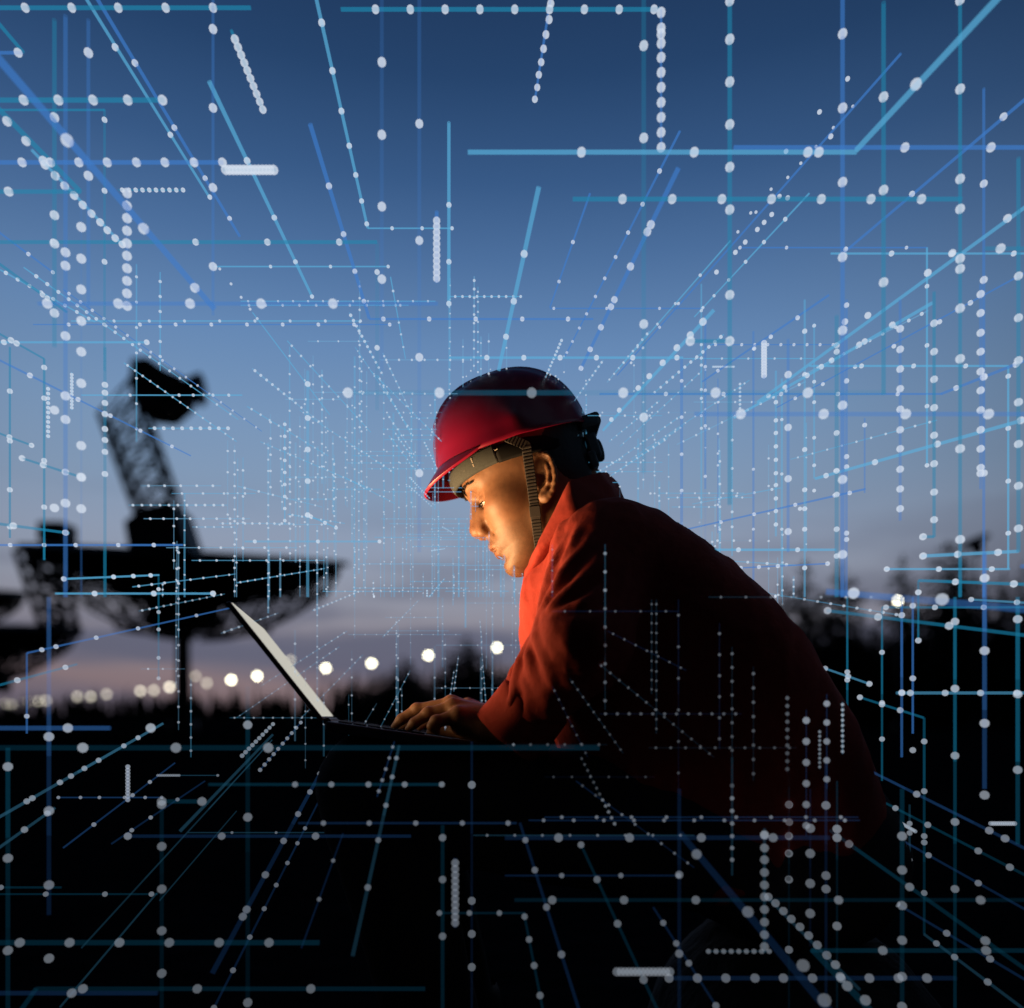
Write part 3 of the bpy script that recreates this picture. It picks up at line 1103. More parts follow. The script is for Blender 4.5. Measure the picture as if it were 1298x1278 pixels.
# the laptop stands turned a little away from the camera: swing it about its near hinge corner
la = R(10.3)
nx_, ny_ = hx - loc[0], LY0 - loc[1]
lap.rotation_euler = (0, 0, la)
lap.location = (hx - (nx_ * math.cos(la) - ny_ * math.sin(la)), LY0 - (nx_ * math.sin(la) + ny_ * math.cos(la)), loc[2])
# ------------------------------------------------------------------ ground
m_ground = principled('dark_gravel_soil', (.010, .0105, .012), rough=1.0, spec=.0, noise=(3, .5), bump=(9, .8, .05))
gv, gf = [], []
rs_ = [0, .6, 1.2, 2, 3, 4.5, 7, 11, 18, 30, 50, 90, 160, 300, 600, 1200, 3000, 7000]
na = 72
gv.append((0, 0, 0))
gr = random.Random(3)
for r_ in rs_[1:]:
    for k in range(na):
        a = 2 * math.pi * k / na
        gv.append((r_ * math.cos(a), r_ * math.sin(a), 0.0))
for k in range(na):
    gf.append((0, 1 + k, 1 + (k + 1) % na))
for j in range(len(rs_) - 2):
    for k in range(na):
        a, b = 1 + j * na + k, 1 + j * na + (k + 1) % na
        gf.append((a, a + na, b + na, b))
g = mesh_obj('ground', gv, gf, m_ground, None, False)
tag(g, 'flat dark gravel ground under the dusk sky', 'ground', kind='structure')

# ------------------------------------------------------------------ street lamps
m_pole = principled('dark_galvanised_steel', (.05, .05, .055), rough=.6, metal=.5)
m_glow = emitter('lamp_glow', (1.0, .95, .70), 16.0)
m_glow.cycles.emission_sampling = 'NONE'
lamps = [(8, 892), (15, 893), (30, 891), (38, 890), (48, 889), (58, 888), (98, 883), (115, 883), (135, 880), (178, 876), (195, 875), (215, 871), (248, 857), (262, 866), (293, 862),
         (326, 857), (368, 837), (413, 847), (471, 841), (543, 831), (630, 821), (1138, 762)]
HEI = 5.0
bright = {12: .25, 13: .35, 10: .4, 16: .35, 0: .25, 1: .35, 2: .25, 3: .35, 4: .25, 5: .25, 6: .3, 7: .35, 8: .3, 9: .5, 11: .8}
glows = {}
nm = ['first', 'second', 'third', 'fourth', 'fifth', 'sixth', 'seventh', 'eighth', 'ninth', 'tenth', 'eleventh', 'twelfth', 'thirteenth', 'fourteenth', 'fifteenth',
      'sixteenth', 'seventeenth', 'eighteenth', 'nineteenth', 'twentieth', 'twenty-first', 'twenty-second', 'twenty-third', 'twenty-fourth', 'twenty-fifth']
proto = None
for i, (x, y) in enumerate(lamps):
    Y = (HEI - HC) * FP / (HOR - y)
    X = (x - 649) * Y / FP
    b = bright.get(i, 1.0)
    r = .0045 * Y / 2
    t = empty('street_lamp', (X, Y, 0))
    mb = MB(); mb.tube((0, 0, 0), (0, 0, HEI - r), .10, .055, 10); mb.tube((0, 0, 0), (0, 0, .35), .18, .14, 10)
    mb.build('pole', m_pole, t, True)
    mb = MB(); mb.tube((0, 0, HEI + r * .9), (0, 0, HEI + r * 1.2), r * .6, r * .15, 10)
    mb.build('lamp_cap', m_pole, t, True)
    if b not in glows:
        if b == 1.0: glows[b] = m_glow
        else:
            glows[b] = emitter('lamp_glow_dim', (1.0, .93, .72), 9.0 * b); glows[b].cycles.emission_sampling = 'NONE'
    mb = MB(); mb.ball((0, 0, HEI), r, 14, 10); mb.build('lamp_globe', glows[b], t, True)
    lab = 'glowing street lamp, %s from the left in the long row of lights' % nm[i]
    if i == len(lamps) - 1: lab = 'bright street lamp shining alone right of the man\'s back'
    if i == len(lamps) - 2: lab = 'bright street lamp beside the man\'s red sleeve'
    tag(t, lab, 'street lamp', 'street lamps in a row along the horizon')

# ------------------------------------------------------------------ radio telescopes
m_steel = principled('dark_painted_steel', (.03, .032, .036), rough=.6)


def truss(mb, a, b, c, d, r, n):
    """two chords a-b and c-d with zig-zag bracing"""
    a, b, c, d = map(lambda q: np.asarray(q, float), (a, b, c, d))
    mb.tube(a, b, r, r, 5); mb.tube(c, d, r, r, 5)
    for k in range(n):
        t0, t1 = k / n, (k + 1) / n
        p0, p1 = a + (b - a) * t0, a + (b - a) * t1
        q0, q1 = c + (d - c) * t0, c + (d - c) * t1
        mb.tube(p0, q1, r * .45, r * .45, 4, False)
        mb.tube(q0, p1, r * .45, r * .45, 4, False)
        mb.tube(p1, q1, r * .45, r * .45, 4, False)


def radio_dish(base, Rd, hub_z, tiltx, tilty, boom, label, ped=.26, off=0.0):
    k_ = Rd / 5.8
    """pedestal, head box, dish (paraboloid shell), backing truss, feed mast (lattice), feed cabin"""
    t = empty('radio_telescope', base)
    tag(t, label, 'radio telescope')
    mb = MB(); mb.tube((0, 0, 0), (0, 0, hub_z - 2.6), ped * 1.15, ped, 16); mb.tube((0, 0, -.0), (0, 0, .4), ped * 2.2, ped * 2.0, 16)
    mb.tube((0, 0, hub_z - 3.0), (0, 0, hub_z - 2.5), ped * 1.2, ped * 2.6, 16)
    mb.build('pedestal', m_steel, t, True)
    mb = MB(); mb.box((0, 0, hub_z - 2.15), (1.05, .9, .5)); mb.tube((-1.3, 0, hub_z - 2.0), (1.3, 0, hub_z - 2.0), .4, .4, 12)
    o = mb.build('turning_head', m_steel, t); bevel(o, .08)
    # dish frame
    ax = np.array((math.sin(tilty), math.sin(tiltx), 1.0)); ax /= np.linalg.norm(ax)
    e1 = np.cross((0, 1.0, 0), ax); e1 /= np.linalg.norm(e1); e2 = np.cross(ax, e1)
    O_ = np.array((off, 0, hub_z - 1.75 * k_))
    dep = Rd * .33
    W = lambda x, y, z: O_ + e1 * x + e2 * y + ax * z
    v, f = [], []
    nr, nph = 14, 64
    for j in range(nr + 1):
        r = max(.02, Rd * j / nr)
        for i in range(nph):
            a = 2 * math.pi * i / nph
            v.append(W(r * math.cos(a), r * math.sin(a), dep * (r / Rd) ** 2))
    for j in range(nr):
        for i in range(nph):
            f.append((j * nph + i, j * nph + (i + 1) % nph, (j + 1) * nph + (i + 1) % nph, (j + 1) * nph + i))
    d = mesh_obj('dish', v, f, m_steel, t)
    s = d.modifiers.new('thick', 'SOLIDIFY'); s.thickness = .10; s.offset = -1
    mb = MB()
    for i in range(nph):
        a, b = 2 * math.pi * i / nph, 2 * math.pi * (i + 1) / nph
        mb.tube(W(Rd * math.cos(a), Rd * math.sin(a), dep), W(Rd * math.cos(b), Rd * math.sin(b), dep), .11, .11, 6, False)
    mb.build('rim', m_steel, d, True)
    mb = MB()
    for i in range(18):
        a = 2 * math.pi * (i + .3) / 18
        c_, s_ = math.cos(a), math.sin(a)
        pts_o = [W(r * c_, r * s_, dep * (r / Rd) ** 2 - .12) for r in np.linspace(.6, Rd * .97, 7)]
        pts_i = [W(r * c_, r * s_, zz_) for r, zz_ in zip(np.linspace(.7, Rd * .88, 7), (-1.35 * k_ + (dep * .92 + .25 * k_) * (q_ / 6) ** 1.7 for q_ in range(7)))]
        for k in range(6):
            mb.tube(pts_o[k], pts_o[k + 1], .05, .05, 4, False); mb.tube(pts_i[k], pts_i[k + 1], .045, .045, 4, False)
            mb.tube(pts_o[k], pts_i[k + 1], .03, .03, 4, False); mb.tube(pts_i[k], pts_o[k + 1], .03, .03, 4, False)
        mb.tube(pts_o[6], pts_i[6], .06, .06, 4, False)
        a2 = 2 * math.pi * (i + 1.3) / 18
        for rr, zz_ in ((Rd * .88, -1.1 * k_ + dep * .92), (Rd * .5, -1.35 * k_ + dep * .22)):
            mb.tube(W(rr * c_, rr * s_, zz_), W(rr * math.cos(a2), rr * math.sin(a2), zz_), .06, .06, 4, False)
    mb.build('backing_truss', m_steel, d)
    if boom:
        (b0, b1, t0, t1, cab) = boom
        mb = MB()
        wy = .55
        for s0, s1 in ((b0, t0), (b1, t1)):
            for yy_ in (-1, 1):
                pass
        truss(mb, (b0[0], -wy, b0[1]), (t0[0], -wy * .7, t0[1]), (b1[0], -wy, b1[1]), (t1[0], -wy * .7, t1[1]), .095, 7)
        truss(mb, (b0[0], wy, b0[1]), (t0[0], wy * .7, t0[1]), (b1[0], wy, b1[1]), (t1[0], wy * .7, t1[1]), .095, 7)
        truss(mb, (b0[0], -wy, b0[1]), (t0[0], -wy * .7, t0[1]), (b0[0], wy, b0[1]), (t0[0], wy * .7, t0[1]), .085, 7)
        truss(mb, (b1[0], -wy, b1[1]), (t1[0], -wy * .7, t1[1]), (b1[0], wy, b1[1]), (t1[0], wy * .7, t1[1]), .085, 7)
        fm = mb.build('feed_mast', m_steel, t)
        bx_ = cab['foot']
        mb = MB()
        v = [(x, yy_, z) for (x, z) in bx_ for yy_ in (-.85, .85)]
        n = len(bx_)
        mb.add(v, [(2 * k, 2 * ((k + 1) % n), 2 * ((k + 1) % n) + 1, 2 * k + 1) for k in range(n)] + [tuple(2 * k for k in range(n))[::-1], tuple(2 * k + 1 for k in range(n))])
        o = mb.build('mast_housing', m_steel, t); bevel(o, .06)
        mb = MB()
        poly = cab['poly']
        n = len(poly)
        v = [(x, yy_, z) for (x, z) in poly for yy_ in (-.8, .8)]
        mb.add(v, [(2 * k, 2 * ((k + 1) % n), 2 * ((k + 1) % n) + 1, 2 * k + 1) for k in range(n)] + [tuple(2 * k for k in range(n))[::-1], tuple(2 * k + 1 for k in range(n))])
        o = mb.build('feed_cabin', m_steel, t); bevel(o, .05)
        mb = MB(); h0, h1 = cab['horn']
        mb.tube((h0[0], 0, h0[1]), (h1[0], 0, h1[1]), .30, .62, 16)
        mb.build('feed_horn', m_steel, o, True)
    return t


D1 = 30.0
px1 = lambda x, y, Y=D1: ((x - 649) * Y / FP, HC + (HOR - y) * Y / FP)
bxw, _ = px1(232, 900)
rel = lambda x, y: (px1(x, y)[0] - bxw, px1(x, y)[1])
zc = px1(240, 712)[1]
radio_dish((bxw, D1, 0), (px1(441, 0)[0] - px1(56, 0)[0]) / 2 * .965, zc + .05, -.20, .062,
           ((*[rel(186, 672)],)[0], rel(232, 668), rel(131, 528), rel(170, 486),
            dict(foot=[rel(170, 668), rel(196, 648), rel(232, 647), rel(250, 704), rel(176, 704)],
                 poly=[rel(178, 466), rel(198, 464), rel(222, 480), rel(240, 487), rel(236, 512), rel(214, 531), rel(186, 528), rel(176, 500)],
                 horn=(rel(228, 494), rel(255, 494)))),
           'large radio telescope dish on a pedestal with a lattice feed mast leaning left above it', ped=.25, off=.47)
# the second telescope, mostly out of the frame on the left
D2 = 34.0
b2x, _ = px1(-32, 900, D2)
rel2 = lambda x, y: (px1(x, y, D2)[0] - b2x, px1(x, y, D2)[1])
t2 = radio_dish((b2x, D2, 0), 4.1, px1(-32, 800, D2)[1], -.13, .02, None,
           'second dark radio telescope cut by the left frame edge, below the large dish', ped=.3)
mb = MB()
truss(mb, (*rel2(66, 812)[:1], -.5, rel2(66, 812)[1]), (*rel2(26, 700)[:1], -.4, rel2(26, 700)[1]), (*rel2(92, 806)[:1], -.5, rel2(92, 806)[1]), (*rel2(72, 690)[:1], -.4, rel2(72, 690)[1]), .13, 6)
truss(mb, (*rel2(66, 812)[:1], .5, rel2(66, 812)[1]), (*rel2(26, 700)[:1], .4, rel2(26, 700)[1]), (*rel2(92, 806)[:1], .5, rel2(92, 806)[1]), (*rel2(72, 690)[:1], .4, rel2(72, 690)[1]), .13, 6)
mb.build('feed_mast', m_steel, t2)
c = rel2(73, 677)
mb = MB(); mb.box((c[0], 0, c[1]), (.55, .6, .42)); mb.box((c[0] - .25, 0, c[1] - .75), (1.0, .5, .22))
o = mb.build('feed_cabin', m_steel, t2); bevel(o, .06)
# a third, far left, only its rim comes into the frame
D3 = 44.0
b3x, _ = px1(-70, 900, D3)
radio_dish((b3x, D3, 0), 4.0, px1(-70, 752, D3)[1], -.16, .05, None, 'far radio telescope whose dark rim pokes in at the left frame edge', ped=.4)
# small dish on a mast at the right
D4 = 38.0
x4, z4 = px1(1237, 691, D4)
t4 = empty('small_antenna', (x4, D4, 0))
tag(t4, 'small tilted dish antenna on a thin mast above the right-hand trees', 'antenna')
mb = MB(); mb.tube((0, 0, 0), (0, 0, z4 - .1), .10, .06, 10); mb.tube((0, 0, 0), (0, 0, .3), .22, .2, 10); mb.build('mast', m_steel, t4, True)
v, f = [], []
ax = np.array((-.48, -.1, .87)); ax /= np.linalg.norm(ax); e1 = np.cross((0, 1., 0), ax); e1 /= np.linalg.norm(e1); e2 = np.cross(ax, e1)
for j in range(9):
    r = max(.01, .72 * j / 8)
    for i in range(32):
        a = 2 * math.pi * i / 32
        v.append(np.array((0, 0, z4)) + e1 * r * math.cos(a) + e2 * r * math.sin(a) + ax * (r * r * .4 - .05))
for j in range(8):
    for i in range(32):
        f.append((j * 32 + i, j * 32 + (i + 1) % 32, (j + 1) * 32 + (i + 1) % 32, (j + 1) * 32 + i))
o = mesh_obj('dish', v, f, m_steel, t4); s = o.modifiers.new('thick', 'SOLIDIFY'); s.thickness = .12
mb = MB(); mb.box(np.array((0, 0, z4)) - ax * .22, (.2, .2, .2), (e1, e2, ax)); o = mb.build('mount_box', m_steel, t4); bevel(o, .03)

# ------------------------------------------------------------------ conifers
m_need = principled('dark_spruce_needles', (.028, .04, .026), rough=.9, spec=.2, noise=(1.2, .4))
m_bark = principled('spruce_bark', (.05, .038, .03), rough=.95, noise=(6, .4))


def conifer(seed, H, Wd, dens=1.0):
    r = random.Random(seed)
    mt = MB(); mt.tube((0, 0, 0), (0, 0, H * .97), H * .016, H * .002, 7)
    v, f = [], []
    z = H * r.uniform(.06, .12)
    while z < H * .985:
        t = z / H
        n = max(3, int(7 * (1 - t) + 3))
        L = Wd * (1 - t) ** .62 * (1.0 if t > .15 else .6 + 2.6 * t)
        a0 = r.uniform(0, 6.28)
        for k in range(n):
            if r.random() < .13: continue
            a = a0 + 6.283 * k / n + r.uniform(-.3, .3)
            l = max(.08 * Wd, L * r.uniform(.55, 1.12))
            dr = r.uniform(-.1, .35) + .25 * (1 - t)
            ca, sa = math.cos(a), math.sin(a)
            pts = []
            for s in range(5):
                q = s / 4
                pts.append((ca * l * q, sa * l * q, z - dr * l * q + .22 * l * q * q))
            if t < .75:
                mt.tube((0, 0, z), pts[4], H * .0035 * (1 - t) + .004, .003, 3, False)
            m = int((12 + 8 * (1 - t)) * dens)
            for s in range(m):
                q = (s + r.random()) / m
                k0 = min(3, int(q * 4)); u = q * 4 - k0
                p = [pts[k0][i] * (1 - u) + pts[k0 + 1][i] * u for i in range(3)]
                sz = l * r.uniform(.18, .34) + .12
                da = a + r.choice((-1, 1)) * r.uniform(.4, 1.2)
                dx, dy, dz = math.cos(da) * sz, math.sin(da) * sz, -sz * r.uniform(.05, .75)
                wx, wy = -math.sin(da) * sz * .42, math.cos(da) * sz * .42
                i0 = len(v)
                v += [(p[0] - wx * .5, p[1] - wy * .5, p[2]), (p[0] + wx * .5, p[1] + wy * .5, p[2] + .02), (p[0] + dx + wx * .3, p[1] + dy + wy * .3, p[2] + dz), (p[0] + dx - wx * .3, p[1] + dy - wy * .3, p[2] + dz)]
                f.append((i0, i0 + 1, i0 + 2, i0 + 3))
        z += H * r.uniform(.022, .036)
    for s in range(8):
        a = r.uniform(0, 6.28); i0 = len(v); h = H * (.93 + .07 * s / 8); w_ = H * .012
        v += [(0, 0, h - .1), (w_ * math.cos(a), w_ * math.sin(a), h), (0, 0, h + H * .03), (-w_ * .3, w_ * .3, h)]
        f.append((i0, i0 + 1, i0 + 2, i0 + 3))
    return mt, (v, f)


protos = []
for s, (H, Wd) in enumerate(((10, 3.2), (10, 4.0), (10, 2.8), (10, 3.6))):
    mt, (v, f) = conifer(50 + s, H, Wd)
    tr = bpy.data.meshes.new('trunk'); tr.from_pydata(mt.v, [], mt.f); tr.materials.append(m_bark)
    cr_ = bpy.data.meshes.new('crown'); cr_.from_pydata(v, [], f); cr_.materials.append(m_need)
    protos.append((tr, cr_))


def tree(px, top, Y, var, label, group, rz=0.0, wide=1.0):
    H = HC + (HOR - top) * Y / FP
    t = empty('spruce_tree', ((px - 649) * Y / FP, Y, -.05))
    t.scale = (H / 10 * wide, H / 10 * wide, H / 10.3); t.rotation_euler = (0, 0, rz)
    tr, cr_ = protos[var % 4]
    o = bpy.data.objects.new('trunk', tr); link(o, t)
    o = bpy.data.objects.new('crown', cr_); link(o, t)
    return tag(t, label, 'tree', group)


tr_r = random.Random(77)
right = [(1021, 722, 1.0, 'slim tall spruce spire just right of the man\'s back'), (1066, 722, 1.0, 'slender spruce spire left of the bright lone lamp'),
         (1145, 714, 1.0, 'narrow spruce rising right behind the bright lone lamp'), (1203, 696, 1.35, 'tall broad spruce beside the small tilted antenna'),
         (1222, 712, 1.0, 'spruce close against the right side of the tall broad one'), (1272, 735, 1.1, 'dark spruce near the right frame edge'),
         (1297, 728, 1.1, 'spruce cut by the right frame edge'), (995, 748, 1.0, 'dark spruce half hidden by the man\'s shoulder line')]
for i, (x, y, wd, lab) in enumerate(right):
    tree(x, y - 20, 46 + 3.1 * (i % 4), i, lab, 'tall spruces in the treeline on the right', tr_r.uniform(0, 6), wd * .85)
low = [(948, 792), (968, 785), (985, 800), (1008, 786), (1040, 790), (1052, 776), (1085, 772), (1096, 800), (1112, 786), (1128, 798), (1156, 782), (1162, 800), (1186, 770),
       (1216, 778), (1236, 766), (1250, 784), (1262, 790), (1284, 772), (1310, 760), (1330, 740), (1360, 752)]
for i, (x, y) in enumerate(low):
    tree(x, y + 12, 52 + 4.3 * (i % 5), i + 1, 'low dark spruce, %s from the left in the understorey right of the man' % nm[i], 'shorter spruces of the right treeline', tr_r.uniform(0, 6), 1.4)
mid = [(440, 858), (452, 850), (468, 856), (484, 846), (500, 838), (512, 829), (520, 834), (532, 846), (556, 842), (572, 832), (580, 826), (592, 800), (600, 812), (612, 826), (622, 838), (640, 836), (655, 830), (676, 820), (700, 812), (730, 806), (760, 800),
       (800, 806), (840, 798), (880, 792), (915, 796)]
for i, (x, y) in enumerate(mid):
    lab = 'distant spruce, %s from the left in the low treeline between laptop and sleeve' % nm[i]
    if (x, y) == (592, 800): lab = 'tallest spruce of the distant treeline between laptop and sleeve'
    if x > 650: lab = 'distant spruce hidden behind the man\'s body in the low treeline'
    tree(x, y, 82 + 5.7 * (i % 4), i + 2, lab, 'distant spruces of the low treeline in the middle', tr_r.uniform(0, 6), 1.35 if x < 650 else 1.0)

# the far wood along the horizon reads as one mass
r = random.Random(9)
v, f = [], []
for k in range(1500):
    px = r.uniform(-500, 1900); Y = r.uniform(190, 320)
    h = r.uniform(4.5, 8.5) * (1.0 if px > 60 else .9); X = (px - 649) * Y / FP
    if px > 420: h *= 1.25
    wd = h * r.uniform(.15, .26)
    for s in range(16):
        t = s / 15
        a = r.uniform(0, 6.28); l = wd * (1 - t) * r.uniform(.7, 1.2) + .1; z = h * t
        i0 = len(v); ca, sa = math.cos(a), math.sin(a)
        v += [(X - ca * l, Y - sa * l, z - h * .10), (X + ca * l, Y + sa * l, z - h * .10), (X + ca * l * .35, Y + sa * l * .35, z + h * .11), (X - ca * l * .35, Y - sa * l * .35, z + h * .09)]
        f.append((i0, i0 + 1, i0 + 2, i0 + 3))
fw = mesh_obj('far_wood', v, f, m_need, None, False)
tag(fw, 'far dark wood along the horizon under the row of lamps', 'wood', kind='stuff')
# ------------------------------------------------------------------ the network of light traces hanging in the air round him
# A funnel-shaped tunnel of glowing traces with bright nodes.  Every trace has its own distance: the big ones hang close by,
# the small ones farther down the tunnel behind him.
COL = dict(T=(.014, .23, .41), B=(.050, .20, .58), C=(.105, .42, .70), S=(.17, .43, .68))
NODE = (.66, .74, .86)


def zdep(d):
    return 1.0 / (1 / 1.20 + (1 / .89 - 1 / 1.20) * min(d, 9.5) / 7.5)


ICO_V, ICO_F = None, None


def _ico():
    import bmesh
    bm = bmesh.new(); bmesh.ops.create_icosphere(bm, subdivisions=2, radius=1)
    v = np.array([q.co[:] for q in bm.verts]); f = [tuple(x.index for x in q.verts) for q in bm.faces]
    bm.free(); return v, np.array(f)


ICO_V, ICO_F = _ico()
m_net = bpy.data.materials.new('light_trace')
m_net.use_nodes = True
_nt = m_net.node_tree
_nt.nodes.remove(_nt.nodes['Principled BSDF'])
_a = _nt.nodes.new('ShaderNodeAttribute'); _a.attribute_name = 'col'
_e = _nt.nodes.new('ShaderNodeEmission'); _t = _nt.nodes.new('ShaderNodeBsdfTransparent'); _m = _nt.nodes.new('ShaderNodeMixShader')
_nt.links.new(_a.outputs['Color'], _e.inputs['Color']); _nt.links.new(_a.outputs['Alpha'], _m.inputs[0])
_nt.links.new(_t.outputs[0], _m.inputs[1]); _nt.links.new(_e.outputs[0], _m.inputs[2])
_nt.links.new(_m.outputs[0], _nt.nodes['Material Output'].inputs['Surface'])
m_net.cycles.emission_sampling = 'NONE'


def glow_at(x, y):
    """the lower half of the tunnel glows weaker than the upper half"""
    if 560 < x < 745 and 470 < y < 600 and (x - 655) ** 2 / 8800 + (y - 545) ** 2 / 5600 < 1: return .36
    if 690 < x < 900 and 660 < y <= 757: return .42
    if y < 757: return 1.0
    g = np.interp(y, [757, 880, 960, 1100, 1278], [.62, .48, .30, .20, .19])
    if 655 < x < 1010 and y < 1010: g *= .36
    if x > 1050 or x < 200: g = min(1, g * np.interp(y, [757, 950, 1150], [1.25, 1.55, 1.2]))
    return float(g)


class Trace:
    def __init__(self):
        self.v, self.f, self.c, self.n = [], [], [], 0
        self.size = 0

    def add(self, v, f, c):
        self.v.append(v); self.f.append(f + self.n); self.c.append(c); self.n += len(v)

    def segment(self, x0, y0, x1, y1, d0, d1, lw0, lw1, col, alpha, z=None):
        n = max(1, int(math.hypot(x1 - x0, y1 - y0) / 90))
        za, zb = (z, z) if z else (zdep(d0), zdep(d1))
        K = 6
        for k in range(n):
            r_ = []
            for t in (k / n, (k + 1) / n):
                x, y = x0 + (x1 - x0) * t, y0 + (y1 - y0) * t
                Y = 1 / ((1 - t) / za + t / zb)
                r_.append((P(x, y, Y), (lw0 + (lw1 - lw0) * t) / 2 * Y / FP))
            (p, ra), (q, rb) = r_
            d = q - p; d /= np.linalg.norm(d)
            e = np.cross(d, (0, 1.0, 0)); e /= np.linalg.norm(e); g_ = np.cross(d, e)
            an = 2 * np.pi * np.arange(K) / K
            ring = np.cos(an)[:, None] * e + np.sin(an)[:, None] * g_
            v = np.concatenate([p + ring * ra, q + ring * rb])
            i = np.arange(K); j = (i + 1) % K
            f = np.concatenate([np.stack([i, j, j + K], 1), np.stack([i, j + K, i + K], 1)])
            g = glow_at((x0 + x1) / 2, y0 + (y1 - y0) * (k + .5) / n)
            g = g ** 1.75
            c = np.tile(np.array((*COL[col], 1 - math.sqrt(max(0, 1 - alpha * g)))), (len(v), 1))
            self.add(v, f, c)
        self.size += math.hypot(x1 - x0, y1 - y0) * (lw0 + lw1) / 2

    def node(self, x, y, r, Y, a=.76):
        r = r * float(np.interp(r, [1, 3, 5], [.62, .78, .91])); a *= float(np.interp(r, [.8, 2.6], [.8, 1]))
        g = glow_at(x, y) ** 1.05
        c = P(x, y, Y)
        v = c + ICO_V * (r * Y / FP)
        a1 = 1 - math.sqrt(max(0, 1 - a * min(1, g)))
        self.add(v, ICO_F, np.tile(np.array((*NODE, a1)), (len(v), 1)))
        self.size += r * r * 3


TR = []


def T(x0, y0, x1, y1, d0, d1, lw, col, dots=(), alpha=.62, lw1=None, z=None, line=True):
    if z is None and y0 > 950 and y1 > 930 and 400 < (x0 + x1) / 2 < 1010:
        z = min(.905, zdep((d0 + d1) / 2))             # the floor of the tunnel passes in front of his legs
    t = Trace()
    lw1 = lw * (d1 / d0) if lw1 is None else lw1
    k_ = float(np.interp(lw, [1, 3, 5], [.85, .90, .94]))
    if line: t.segment(x0, y0, x1, y1, d0, d1, lw * k_, lw1 * k_, col, alpha, z)
    ax = 0 if abs(x1 - x0) >= abs(y1 - y0) else 1
    if isinstance(dots, int):
        dots = [((x0, y0)[ax] + ((x1, y1)[ax] - (x0, y0)[ax]) * (k + .5) / dots) for k in range(dots)]
    for q in dots:
        if isinstance(q, tuple):
            x, y = q[:2]; u = (q[ax] - (x0, y0)[ax]) / ((x1, y1)[ax] - (x0, y0)[ax])
        else:
            u = (q - (x0, y0)[ax]) / ((x1, y1)[ax] - (x0, y0)[ax]); x, y = x0 + (x1 - x0) * u, y0 + (y1 - y0) * u
        uu = min(max(u, 0), 1)
        r = d0 + (d1 - d0) * uu
        Y = z if z else 1 / ((1 - uu) / zdep(d0) + uu / zdep(d1))
        t.node(x, y, r, Y)
    TR.append(t)
    return t


def H(y, x0, x1, d, lw, col, dots=(), alpha=.62, z=None, line=True): return T(x0, y, x1, y, d, d, lw, col, dots, alpha, None, z, line)
def V(x, y0, y1, d, lw, col, dots=(), alpha=.62, z=None, line=True): return T(x, y0, x, y1, d, d, lw, col, dots, alpha, None, z, line)


def rg(a, b, n): return [a + (b - a) * k / (n - 1) for k in range(n)]


# upper left
H(10, -40, 318, 5.5, 5, 'T', (32, 91, 150, 210, 270))
T(-10, 20, 30, 67, 5.5, 5, 5, 'T'); H(67, -30, 28, 5.5, 4, 'B', (23,))
H(12, 432, 838, 5.3, 5, 'T', rg(476, 829, 9))
V(838, 12, 188, 6.2, 3, 'B', (16, 36, 43, 55, 73, 92, 111, 130, 149, 168, 187))
T(699, -10, 678, 127, 5.2, 4.4, 3.5, 'B', ((698, 5), (696, 25), (692, 44), (689, 62), (686, 79), (683, 95), (681, 111), (678, 126)))
T(399, -10, 466, 289, 5, 3.6, 5, 'C', (29, 90, 141, 185, 222, 255, 284)); H(289.5, 466, 575, 3, 2.2, 'C', (497, 535, 573))
V(569, 155, 388, 4, 4.5, 'C', (260, 332, 385))
H(127, -30, 208, 6.2, 6, 'T', rg(30, 206, 5)); H(139.5, -30, 133, 4, 3, 'T'); V(132.5, 139, 470, 4, 3.5, 'T', (152, 242, 332), .35)
H(206, -30, 283, 5.8, 5.5, 'B', (28, 64, 100, 136, 173, 209, 246, 282))
H(243, -30, 102, 6, 5.5, 'T', (11,)); T(-8, 132, 102, 243, 6.2, 5.4, 7, 'T', ((9, 154), (33, 179)))
T(40, 190, 156, 311, 6, 4.8, 4, 'C', ((55, 204), (57, 209), (70, 223), (82, 236), (94, 248), (105, 260), (116, 271), (127, 282), (136, 292), (146, 302), (155, 310)))
T(-10, 65, 272, 392, 9.5, 6, 11, 'B', ((85, 178), (182, 290), (247, 365)), .6, 7)
T(118, -10, 304, 300, 5, 3.4, 5, 'B', ((171, 80), (221, 162), (260, 226), (291, 277))); T(104, -10, 266, 251, 5, 3.6, 4.5, 'C', ((146, 60), (216, 171), (246, 206), (266, 250)))
V(69, 25, 440, 6, 6, 'T', (149, 273, 309, 397, 520, 644), .38); V(83, 20, 757, 6.2, 6, 'B', (320, 337, 426, 502, 532, 638), .36)
V(112, 25, 400, 6, 5, 'B', (67, 223), .3, None); V(103, 260, 757, 6.3, 3, 'B', (288, 328, 367, 407, 446, 486, 565, 605, 645), .14)
V(270, -10, 400, 5.6, 4, 'B', (37, 137, 238, 338), .3)
V(161, 238, 391, 6.3, 4, 'B', rg(245, 388, 10), .3); H(241, 150, 233, 3.4, 2, 'T', rg(155, 232, 10))
T(265, 103, 396, 377, 5.5, 3.2, 6, 'C', (204, 276, 332, 376)); T(393, 157, 468, 404, 5, 3.4, 6, 'B', (236, 297, 344, 382))
T(282, 215.5, 350, 215.5, 6.2, 6.2, 4, 'T', rg(286, 347, 14)); T(293, 38, 334, 141, 5.6, 5, 4, 'T', rg(50, 139, 10))
V(553.5, 268, 358, 5.2, 5, 'B', rg(280, 353, 11))
V(484, -10, 470, 6, 5, 'B', (79, 171, 262, 354), .16); V(531.5, -10, 700, 5.6, 5, 'B', (157, 305, 453, 600), .18)
H(307, -30, 478, 4.6, 5, 'T', (68, 248, 339, 430)); V(478, 307, 520, 4, 5, 'T', (345, 441), .16)
